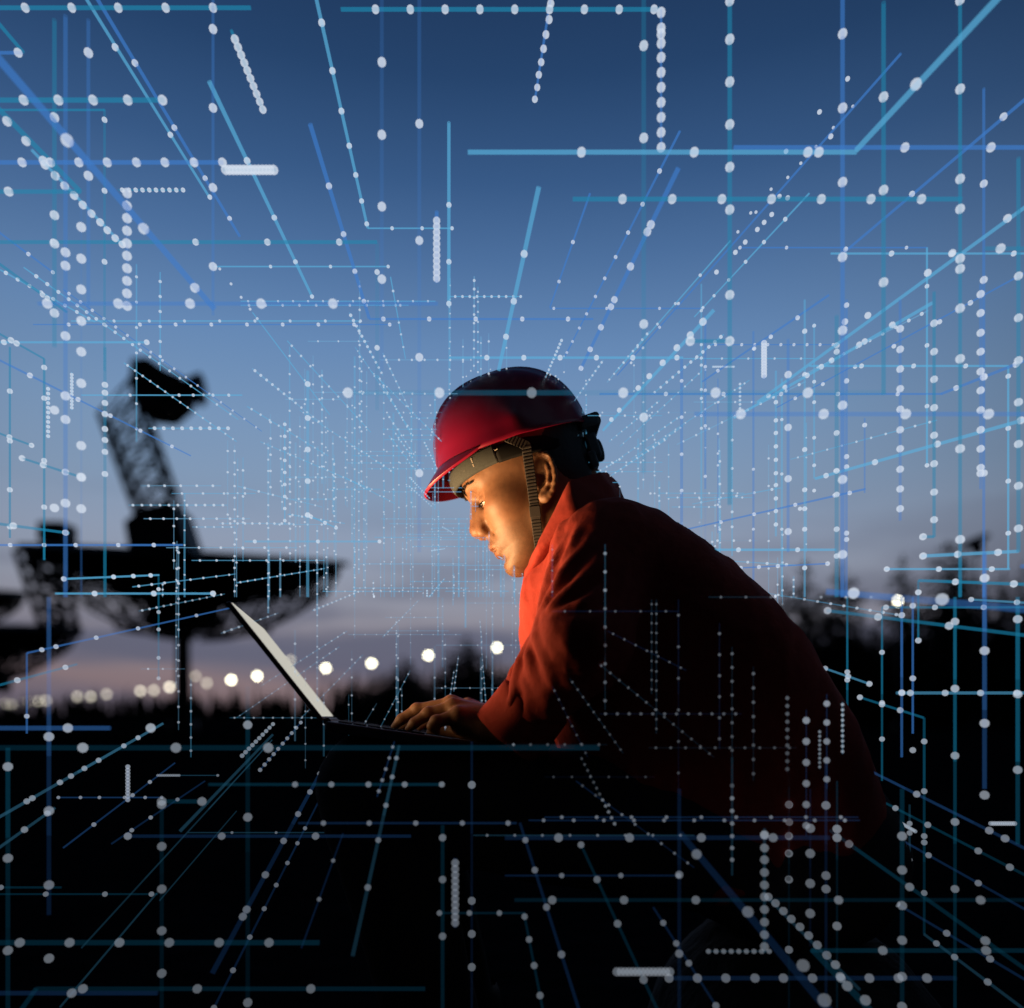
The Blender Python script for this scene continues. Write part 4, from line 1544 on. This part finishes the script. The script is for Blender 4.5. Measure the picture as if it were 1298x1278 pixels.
H(338, 270, 493, 2.8, 2.2, 'C', (343, 419, 492)); H(385, 48, 555, 6.6, 5.5, 'B', (60, 150, 241, 331, 422), .45); H(382, 305, 552, 2, 1.6, 'C', 13); H(387, 305, 518, 2.3, 1.6, 'C', 10)
H(404.5, 468, 752, 3.6, 3, 'B', (486, 544, 603, 662, 720)); H(407, 90, 458, 2.5, 1.8, 'C', rg(100, 457, 9)); H(411.5, 42, 497, 3, 1.8, 'B', rg(87, 494, 10))
H(434, -30, 186, 4, 3, 'C', (5, 186)); H(376, 569, 662, 2.4, 1.6, 'C', rg(577, 660, 10)); V(203, 345, 470, 2.6, 1.6, 'C', rg(357, 452, 6)); V(173, 335, 560, 2.4, 2.2, 'C', 7, .4)
# upper right
V(925, -10, 640, 6.3, 6, 'T', (1, 50, 104, 158, 212, 266, 374), .5); V(1068, -10, 757, 6.3, 6, 'B', (43, 137, 231, 326, 419, 514, 608, 703), .5)
V(1120, 3, 500, 6.3, 6, 'T', (123, 241, 358), .5); V(1217, -10, 757, 6.2, 5, 'T', (0, 113, 227, 265, 328, 341, 391, 455, 569, 684), .55)
V(1247, 112, 757, 5, 4, 'B', (233, 355, 478, 600), .5); V(1243, 360, 620, 5.2, 4, 'B', (373, 397, 422, 446, 471, 495, 520, 545, 569, 593, 600), .4)
V(816, -10, 600, 6.2, 6, 'T', (58, 175, 411, 529), .25)
H(193, 593, 1086, 6.4, 6, 'C', (737, 880, 1024, 1038)); T(1085, 191, 1272, -10, 6.4, 9, 7, 'C', ((1161, 107),), .62, 9.5)
H(187, 930, 1330, 6, 5.5, 'B', (1147, 1256)); H(252.5, 726, 1219, 6.1, 6, 'T', (789, 852, 915, 978, 1041, 1104, 1168)); 
T(683, 237, 632, 470, 5.6, 4, 6.5, 'C', (322, 382, 427), .6); T(748, 245, 697, 390, 3.6, 2.6, 3, 'B', (307, 357)); H(391, 697, 892, 2.5, 2, 'B', (702, 769, 836, 890))
T(862, 166, 716, 452, 4, 2.3, 3.4, 'B', (217, 259, 295, 326, 353, 376, 398, 416, 433, 447)); T(860, 213, 735, 470, 6.4, 3.8, 6.5, 'B', (285, 294, 338, 380, 389, 415, 443, 467))
T(1142, 68, 782, 476, 4.4, 2.2, 3.6, 'B', ((1053, 173), (988, 249), (860, 385), (836, 415), (815, 441), (800, 460))); T(1026, 245, 880, 402, 3.7, 2.4, 2.6, 'C', (278, 307, 332, 355, 375, 390))
T(926, 305, 780, 472, 3, 2, 2.2, 'C', (349, 385, 411, 440, 460)); T(905, 393, 764, 546, 5.4, 3.4, 5, 'C', ((891, 408), (875, 425), (858, 441), (840, 460), (823, 477), (809, 492), (785, 520), (775, 532)))
H(432.5, 872, 927, 6.4, 5, 'T', (875, 925)); T(1310, 117, 1070, 320, 5.2, 3.6, 4.6, 'B', ((1272, 148), (1156, 246), (1072, 316)))
H(314, 938, 1175, 2.8, 2.2, 'B', (938, 997, 1149)); V(1175, 314, 590, 3.4, 3, 'C', (363, 438, 515, 590)); H(321.5, 1053, 1330, 4, 3, 'C', (1130, 1207, 1285))
T(1310, 255, 960, 510, 5.6, 4, 5, 'C', ((1277, 277), (1207, 321), (1176, 346), (1100, 400), (1071, 408)))
T(1182, 384, 930, 530, 4.8, 3.4, 4.6, 'C', ((1131, 412), (1096, 433), (1089, 437), (1054, 457), (1041, 465), (1023, 476), (995, 491), (974, 502)))
T(1051, 374, 890, 484, 3.8, 2.8, 3.2, 'B', ((1011, 403), (977, 427), (956, 442), (910, 470))); T(1310, 340, 984, 517, 4.2, 2.8, 2.6, 'B', ((1230, 384), (1191, 408), (1133, 439), (1084, 465), (1043, 487), (1008, 505)))
H(464, 1026, 1278, 3.6, 3, 'C', (1092, 1158, 1224)); V(1278, 464, 721, 3.8, 3, 'C', (477, 543, 610, 676))
H(499.5, 760, 1194, 3.4, 3, 'B', (844, 917, 990, 1062, 1138)); T(1193, 499.5, 1320, 449, 4, 4.8, 3.6, 'B', ((1212, 492), (1247, 478), (1288, 462)))
H(498, 440, 1122, 7, 7, 'T', (441, 557, 674, 790, 907, 1024), .17); H(525, 880, 1340, 7, 6, 'B', (939, 1044, 1148, 1253), .42)
H(453.5, 569, 866, 4, 3.4, 'C', (617, 664, 710, 756, 802, 858)); H(437, 900, 1058, 2.6, 1.6, 'B', rg(907, 1056, 10)); H(454.6, 865, 1032, 2, 1.5, 'C', 5)
V(968.5, 431, 480, 4.3, 4, 'B', rg(435, 476, 12)); H(465, 902, 932, 1.9, 1, 'C', rg(904, 930, 12)); V(938, 485, 530, 2.3, 1, 'C', rg(487, 528, 9))
V(1141, 380, 660, 5, 4, 'B', (417, 443, 468, 493, 519, 545, 569, 595, 620, 645), .4); V(1184, 370, 681, 5, 4.5, 'T', (410, 446, 481, 517, 552, 588, 624, 659), .55); H(680.5, 1169, 1184, 5, 4, 'T', (1170,))
V(1291, 200, 700, 5.6, 5.5, 'T', (350, 403, 457, 510, 563, 616, 670), .5); T(1291, 699, 1168, 705, 5, 5, 4.5, 'C', (1265, 1214, 1170))
T(1310, 529, 1033, 607, 5.4, 4, 5, 'C', ((1294, 533), (1188, 563), (1109, 586), (1060, 597), (1047, 603))); T(1097, 620, 844, 677, 3.6, 2.6, 3, 'B', ((1077, 625), (1058, 628), (1014, 645), (1008, 640), (956, 652), (914, 662)))
H(721.5, 1122, 1280, 4.2, 3, 'C', (1124, 1190, 1257)); H(697, 860, 1060, 3.8, 3.4, 'C', (860, 936, 1011)); T(938, 720, 1050, 714.5, 3.2, 3.6, 2, 'B', (939, 962, 986, 1049))
for x, y0, y1, d, lw, c, dd in ((864, 455, 680, 3, 4, 'B', (483, 529, 576, 622)), (889, 360, 757, 2.6, 2.4, 'C', (394, 411, 437, 454, 463, 494, 505, 527, 543)), (894, 400, 730, 2.8, 3, 'B', (465, 495, 540, 604)),
                            (910, 480, 676, 2.2, 1.6, 'B', (510, 550, 575, 590, 640)), (928, 525, 705, 2.5, 2, 'C', (558, 594, 622, 649, 668)), (955, 420, 757, 2.6, 3, 'B', (442, 595, 652, 671)),
                            (983.5, 470, 680, 3.4, 3, 'C', (510, 533, 549, 566, 583, 600, 615, 632, 648, 665)), (991, 480, 757, 2.7, 3, 'C', (532, 601, 671)), (999, 430, 700, 5, 4, 'B', (475, 542, 607, 674)),
                            (1020, 380, 757, 3.8, 3, 'C', (420, 475, 570, 621, 645, 671, 720)), (1022, 536, 700, 1.6, 1.6, 'C', (555, 580, 620, 645, 690)), (1032, 410, 607, 3, 2.6, 'C', (413, 484, 510, 555, 590, 622)),
                            (1060.5, 400, 757, 4.2, 5.5, 'T', (438, 446, 549, 597, 627, 671, 705)), (1073, 380, 757, 3.9, 3.5, 'B', (387, 483, 579, 592, 676, 684)), (1096, 530, 625, 3.6, 2.6, 'B', (539,))):
    V(x, y0, y1, d, lw, c, dd, .42)
# lower right
T(1047, 750, 1320, 774, 7.6, 9.5, 8, 'B', ((1082, 752), (1194, 760)), .42, 11); T(1048, 774, 1320, 808, 5.2, 5.8, 4.4, 'T', (1049, 1113, 1203)); T(1164, 736, 1320, 741.5, 4.6, 5.2, 4, 'T', (1211, 1285)); V(1164, 736, 813, 4.4, 3, 'T', (751, 812))
H(770, 1118, 1330, 4.2, 3, 'T', (1123, 1185, 1247)); V(1118, 770, 990, 4, 3, 'T', (827, 891, 937)); T(1230, 760, 1330, 766, 4, 4.4, 3, 'C', (1231, 1289))
V(1210.5, 757, 1278, 5.4, 4.6, 'T', (788, 873, 958, 1042, 1127), .6); V(1248, 700, 1000, 6.2, 6, 'B', (733, 825, 917, 1008), .42); V(1290, 757, 1070, 5.8, 5.5, 'T', (785, 880, 976), .6)
V(1143, 757, 960, 4.6, 3.6, 'B', (780, 878), .7); V(1157, 757, 930, 4.4, 3.2, 'B', (768, 860, 951), .7); H(878.5, 1136, 1330, 4.6, 4, 'C', (1143, 1154, 1198, 1243, 1289))
T(1090, 884, 1171, 910, 4.2, 4.6, 3, 'T', (1090, 1118, 1141)); V(1171.5, 910, 1184, 4.3, 3.6, 'T', (940, 1003, 1060, 1068, 1132)); T(1171, 1184, 1320, 1296, 4.4, 5.4, 3.6, 'C', (1187, 1210, 1252))
T(1010, 835, 1102, 867, 4, 4.3, 2.8, 'C', (1046, 1075, 1102)); V(1074, 757, 993, 4, 3, 'T', (852, 862, 937, 982)); T(1074, 993, 1320, 1120, 4, 5.2, 3, 'T', (1108, 1117, 1135, 1176, 1240, 1280))
T(889, 870, 1320, 1086, 3.4, 5.6, 2.6, 'B', (982, 1031, 1091, 1162, 1254, 1274)); T(1051, 1052, 1320, 1243, 5.4, 6.4, 4.6, 'T', (1076, 1153, 1249)); T(944, 985, 1099, 1107, 3, 4.2, 2, 'C', 9)
T(870, 920, 1060, 1084, 2.4, 3.8, 2, 'B', 12); T(1063, 1102, 1330, 1260, 4.4, 5.2, 3.2, 'B', (1094, 1137, 1200, 1255)); T(1000, 985, 1330, 1170, 3.6, 5, 2.6, 'B', (1003, 1018, 1037, 1063, 1116, 1177, 1240))
H(1141, 652, 1330, 6, 5, 'T', (700, 791, 882, 1063, 1243), .5); H(1205, 1028, 1330, 6.2, 6, 'T', (1119, 1250)); H(1240, 846, 1212, 6.3, 6, 'B', (848, 884, 920, 957, 993, 1030, 1066, 1102, 1139, 1175))
T(862, 1056, 1058, 1290, 6.6, 9.5, 8, 'B', ((883, 1083), (948, 1156), (1018, 1224), (1045, 1268)), .6, 12); T(1029, 1203, 1112, 1290, 6.4, 7.5, 8, 'T', ((1074, 1250), (1097, 1268)))
T(968, 1133, 1090, 1255, 5.6, 6.2, 4, 'C', ((974, 1137), (983, 1145), (993, 1155), (1003, 1165), (1014, 1175), (1025, 1186), (1036, 1198), (1048, 1211), (1059, 1223), (1065, 1238)))
V(969, 1050, 1208, 6, 4, 'C', (1058, 1059, 1075, 1090, 1106, 1122, 1137, 1153, 1169, 1185, 1200)); H(1206, 895, 978, 3.8, 2, 'C', rg(898, 975, 9))
H(1232, 779, 853, 6.2, 4, 'T', rg(782, 849, 14)); H(1044, 1254, 1288, 3.6, 3, 'C', rg(1256, 1286, 12)); T(1136, 1040, 1162, 1055, 3, 3.2, 3, 'C', rg(1138, 1160, 11)); V(577, 1088, 1176, 5.6, 5, 'B', rg(1094, 1170, 11))
H(1062, 640, 1052, 6.2, 6, 'B', (708, 798, 889, 980), .5); H(1040, 670, 1090, 3, 2, 'B', 11); H(1036, 690, 1088, 3, 2, 'B', 9); H(1110, 640, 862, 4, 2.6, 'B', (712, 787, 860)); H(1059, 600, 880, 2.4, 1.6, 'C', 8)
T(736, 1070, 838, 1290, 4.8, 6, 3.6, 'T', (1071, 1115, 1171, 1242)); T(659, 1043, 737, 1290, 4.4, 5.8, 3.6, 'B', (1065, 1103, 1150, 1210)); T(828, 1150, 917, 1290, 4.4, 5, 3, 'B', (1170, 1196, 1221, 1275))
T(664, 1157, 690, 1290, 4.6, 5.2, 3.4, 'T', (1162, 1191, 1224, 1262)); H(1157.5, 557, 666, 4.2, 3, 'T', (557, 595, 633)); V(561, 1046, 1290, 5.2, 5, 'T', (1062, 1115, 1187), .6)
V(861, 1000, 1290, 5.6, 5, 'B', (1109, 1209), .35); V(1027, 1000, 1200, 6.4, 3, 'B', (1050, 1082, 1120, 1158), .2); V(1047, 960, 1290, 6, 4, 'B', (1021, 1110, 1127), .35); V(1061, 990, 1290, 6, 3, 'T', (1051, 1062, 1174), .25)
V(1143.5, 1000, 1290, 6.3, 6, 'T', (1060, 1103, 1148, 1192, 1238, 1276), .45); V(1153, 1020, 1090, 4, 3, 'C', (1044, 1056, 1090), .3); V(928, 960, 1110, 3.4, 3, 'C', (996, 1012, 1028, 1044, 1060, 1075, 1090), .35); V(1000, 900, 1290, 5.4, 3, 'T', (1020, 1042, 1060, 1082, 1115, 1204), .2)
# lower left
H(948, -30, 760, 7, 7, 'T', (105, 223, 340), .34); H(923, -30, 140, 6.5, 6, 'B', (86, 191), .6); H(1195, -30, 405, 6.4, 7, 'T', rg(25, 341, 6)); H(1253.5, 45, 539, 6.3, 6, 'T', (105, 250, 394)); T(46, 1253, 20, 1290, 6.3, 7, 6, 'T'); H(1259, -30, 200, 6.3, 6, 'B', (91,))
H(994.5, 264, 561, 4.4, 4, 'T', (374, 420, 467, 513, 560)); H(1043.5, 378, 655, 4, 3, 'B', (410, 468, 527, 586, 644)); H(1060, 160, 521, 5.2, 4.4, 'B', (162, 281, 400)); H(1055.5, 238, 435, 2.4, 1.8, 'C', (294, 350, 428))
H(1016, 204, 258, 6.2, 5.5, 'T', (205, 256)); H(1133.5, -30, 200, 4, 2.6, 'T', (58, 133, 192)); H(1125, -30, 78, 4, 3, 'T', (1,)); H(1011, 72, 206, 2.8, 2, 'B', (74, 102, 126, 158, 184, 205)); H(983, 198, 276, 2.4, 1.4, 'C', rg(200, 227, 11) + [276])
V(162, 970, 1016, 3.6, 3, 'B', rg(972, 1014, 11)); V(62, 757, 1160, 6.5, 6, 'B', (934, 1028, 1122, 1215), .36); V(10, 948, 1290, 6.3, 6, 'T', (972, 1088, 1205), .45); V(205, 1016, 1290, 6.2, 5.5, 'T', (1020, 1073, 1127, 1180, 1234), .35)
V(314, 870, 1290, 6.2, 6, 'T', (919, 1036, 1271), .3); V(598, 940, 1290, 5.6, 3.5, 'B', (995, 1142, 1184, 1226), .25); V(242, 860, 960, 2.4, 2, 'C', 6)
T(-10, 1041, 207, 917, 4.6, 3.6, 4.2, 'C', (34, 41, 76, 90, 107, 125, 157, 175)); T(-10, 1081, 70, 1024, 5, 4.4, 4, 'C', (31, 60)); T(80, 1075, 222, 967, 3.8, 3, 2.6, 'B', (119, 168, 190)); T(141, 1070, 260, 990, 3.6, 3, 2.6, 'B', (167, 191, 225))
T(228, 1054, 346, 931, 5, 3.6, 4.4, 'C', (251, 272, 282, 291, 307, 320, 345)); T(103, 1202, 345, 938, 4, 2.6, 2.6, 'C', (135, 162, 186, 207, 225, 269, 294)); T(76, 1277, 199, 1132, 4.6, 3.6, 3, 'C', (100, 142, 192)); T(202, 1142, 300, 1028, 3.2, 2.6, 2, 'C', (240, 270))
T(269, 1234, 422, 950, 6.2, 3.6, 7, 'B', (1153, 1162, 1109, 1066, 1032, 1004, 981, 961), .6); T(265, 1290, 413, 998, 4.6, 3, 3.4, 'B', (1278, 1230, 1188, 1152, 1122, 1094, 1069, 1050)); T(447, 1212, 506, 945, 5.4, 3.4, 5.5, 'C', (1125, 1065, 1021, 985, 961))
T(382, 1202, 435, 1056, 3.8, 3.2, 2.4, 'B', (1140, 1091)); T(498, 1049, 521, 930, 4, 3, 3.4, 'C', (1048, 1001, 974, 950)); T(478, 1010, 500, 940, 3.2, 2.6, 2, 'B', 5); T(305, 960, 347, 917, 3.6, 3.2, 2, 'C', rg(918, 958, 10)); T(328, 978, 383, 914, 3.4, 3, 2, 'B', rg(916, 976, 10))
T(-10, 871, 98, 842, 4.6, 4, 3.6, 'T', (22, 83)); T(34, 828, 300, 769, 3.9, 2.8, 3, 'B', (53, 71, 122, 175, 249)); V(34, 828, 930, 3.8, 3, 'B', (908,)); H(752.5, 70, 271, 4.2, 3, 'C', (120, 195, 270))
T(80, 734, 202, 729, 4, 3.4, 3, 'C', (81, 144, 169, 191)); V(201, 729, 860, 3.2, 2.6, 'T', (747, 776, 798, 834, 860)); T(-10, 663, 88, 676, 5, 4.4, 4, 'T', (17, 83)); T(28, 581, 103, 605, 4.4, 5, 3, 'T', (28, 55, 83, 103)); T(-10, 546, 41, 565, 4.2, 3.8, 3, 'T', (12, 40))
H(691, -30, 232, 3.4, 3, 'B', (13, 56, 96, 150, 195)); T(-10, 452, 242, 578, 4.4, 2.8, 3, 'B', (38, 99, 140, 178, 218)); V(12.5, 440, 682, 4, 3, 'T', (496, 559, 621, 668)); V(56, 455, 710, 4, 3.4, 'T', (466, 505, 584, 643)); T(-10, 418, 56, 455, 4.6, 4, 3, 'T', (14, 21))
V(133, 440, 757, 4.4, 4.4, 'T', (488, 498, 511, 525, 544, 558, 573, 601), .4); V(61, 490, 556, 3, 1.4, 'C', rg(493, 553, 11)); V(91, 472, 520, 2.8, 1.4, 'C', rg(475, 517, 11))
T(30, 339, 302, 532, 3.2, 2, 1.9, 'C', (46, 60, 74, 87, 98, 110, 122, 134, 146, 157, 168, 178, 190, 202, 215, 228, 242, 258, 275, 292)); T(80, 367, 332, 547, 2.8, 1.8, 1.7, 'B', 17); T(-10, 328, 85, 396, 4.4, 3.6, 4, 'T', (54, 60)); T(-10, 288, 68, 346, 3.6, 3, 3, 'B', (36, 67)); T(157, 460, 300, 560, 2.3, 1.8, 1.5, 'C', 15)
T(0, 342, 120, 408, 3.2, 2.8, 2.2, 'C', 8)
H(501, 103, 307, 2.6, 2, 'C', (165, 227, 245, 270, 290)); H(543, 188, 290, 3, 1.6, 'C', rg(196, 289, 9)); V(361, 534, 664, 2.9, 1.6, 'C', rg(538, 660, 9)); V(390, 470, 757, 4.2, 4, 'C', (487, 530, 570, 610, 653), .36); T(390, 653, 428, 670, 3.4, 3, 2, 'C', (390, 394, 412, 426)); H(686.5, 310, 480, 3.2, 2.8, 'C', (323, 403, 481), .45)
T(320, 396, 418, 526, 2.4, 2, 1.6, 'C', (341, 360, 377, 392, 404)); T(364, 432, 470, 548, 2.2, 1.8, 1.4, 'C', 9); T(495, 351, 514, 455, 2.4, 1.8, 1.8, 'C', (369, 387, 409, 424, 440)); H(523, 480, 900, 1.6, 1.4, 'C', 20)
# traces crossing in front of his jacket
for a in ((745, 830, 905, 960, 2.2, 'C', 14), (722, 860, 790, 955, 2, 'C', 10), (700, 870, 745, 960, 2, 'B', 8), (770, 800, 870, 850, 2, 'B', 7), (826, 760, 826, 880, 1.8, 'C', 10), (832, 760, 832, 930, 2, 'C', 14), (928, 820, 928, 960, 2.6, 'C', 8), (955, 845, 955, 990, 2.8, 'C', 8),
          (767, 690, 767, 900, 2.8, 'C', 9), (860, 760, 860, 1000, 2.4, 'B', 6), (912, 790, 912, 950, 2.6, 'B', 6), (998, 880, 998, 980, 3.2, 'C', 10), (1039, 925, 1039, 975, 2.4, 'C', 9), (1068, 890, 1068, 956, 2.6, 'C', 10), (700, 775, 860, 775, 2, 'B', 5), (760, 905, 940, 905, 2.6, 'B', 12), (822, 948, 1010, 948, 2.4, 'C', 10),
          (898, 757, 1120, 757, 2.2, 'C', 7), (1022, 900, 1022, 1060, 5, 'B', 6), (1048, 880, 1048, 1000, 4.6, 'B', 5), (700, 690, 700, 757, 1.6, 'B', 5), (640, 944, 770, 944, 2.4, 'C', 6), (690, 985, 830, 985, 2, 'B', 6), (730, 990, 880, 1100, 2.4, 'B', 9)):
    T(*a[:4], a[4], a[4], 1.6, a[5], a[6], .4, None, .90 if a[1] < 980 or a[0] > 600 else None)
for x0, y0, x1, y1, n in ((862, 528, 770, 592, 12), (846, 556, 770, 606, 11), (866, 540, 776, 602, 13), (950, 482, 800, 582, 12), (836, 508, 772, 560, 10), (890, 470, 786, 566, 12), (700, 470, 655, 560, 9), (560, 560, 470, 470, 11), (500, 600, 380, 520, 13),
                          (470, 620, 330, 560, 14), (520, 545, 450, 440, 10), (610, 600, 590, 470, 9), (440, 800, 330, 870, 14), (430, 820, 300, 910, 16), (460, 830, 380, 912, 12), (520, 850, 470, 945, 10), (760, 800, 860, 870, 12), (740, 830, 850, 940, 14)):
    T(x0, y0, x1, y1, 1.9, 1.4, 1.5, 'C', n, .5)
# the small far ones at the end of the tunnel
r = random.Random(2024)
for k in range(400):
    x, y = 600 + r.gauss(0, 190), 690 + r.gauss(0, 125)
    if abs(x - 600) > 420 or y < 430 or y > 960: continue
    d = .85 + min(1.2, math.hypot(x - 600, y - 690) / 240) * r.uniform(.7, 1.3)
    q = r.random()
    if q < .62:
        l = r.uniform(60, 240); y0 = y - l / 2
        if y0 < 757 < y0 + l and r.random() < .7: l = 757 - y0
        V(x, y0, y0 + l, d, r.choice((1.2, 1.6, 2.6)), r.choice('SSC'), max(3, int(l / r.uniform(12, 32))), .34)
    elif q < .86:
        l = r.uniform(50, 170); H(y, x - l / 2, x + l / 2, d, 1.3, r.choice('SC'), max(3, int(l / r.uniform(9, 26))), .46)
    else:
        k_ = r.uniform(1.25, 1.7); T(x, y, 600 + (x - 600) * k_, 690 + (y - 690) * k_, d, d * 1.35, 1.4, r.choice('SC'), r.randint(5, 12), .45)
# thin continuations outside the frame, so that the tunnel does not stop at its edge
for k in range(46):
    sx = r.choice((-1, 1)); x = 649 + sx * r.uniform(700, 1150); y = r.uniform(-150, 1350)
    if r.random() < .5: V(x, y - 160, y + 160, 6.5, 5, r.choice('TB'), r.randint(3, 8), .5)
    else: H(y, x - 120, x + 120, 6.3, 5.5, r.choice('TB'), r.randint(3, 6), .45)

net = empty('light_network', P(600, 690, 1.05))
tag(net, 'glowing network of blue lines and white dots hanging in the air around the man', 'light network')
npos = np.array(net.location)
TR.sort(key=lambda t: -t.size)


def flush(name, group):
    v = np.concatenate([np.concatenate(t.v) for t in group]) - npos
    c = np.concatenate([np.concatenate(t.c) for t in group])
    f, n = [], 0
    for t in group:
        f.append(np.concatenate(t.f) + n); n += t.n
    return mesh_obj(name, v, np.concatenate(f), m_net, net, False, c)


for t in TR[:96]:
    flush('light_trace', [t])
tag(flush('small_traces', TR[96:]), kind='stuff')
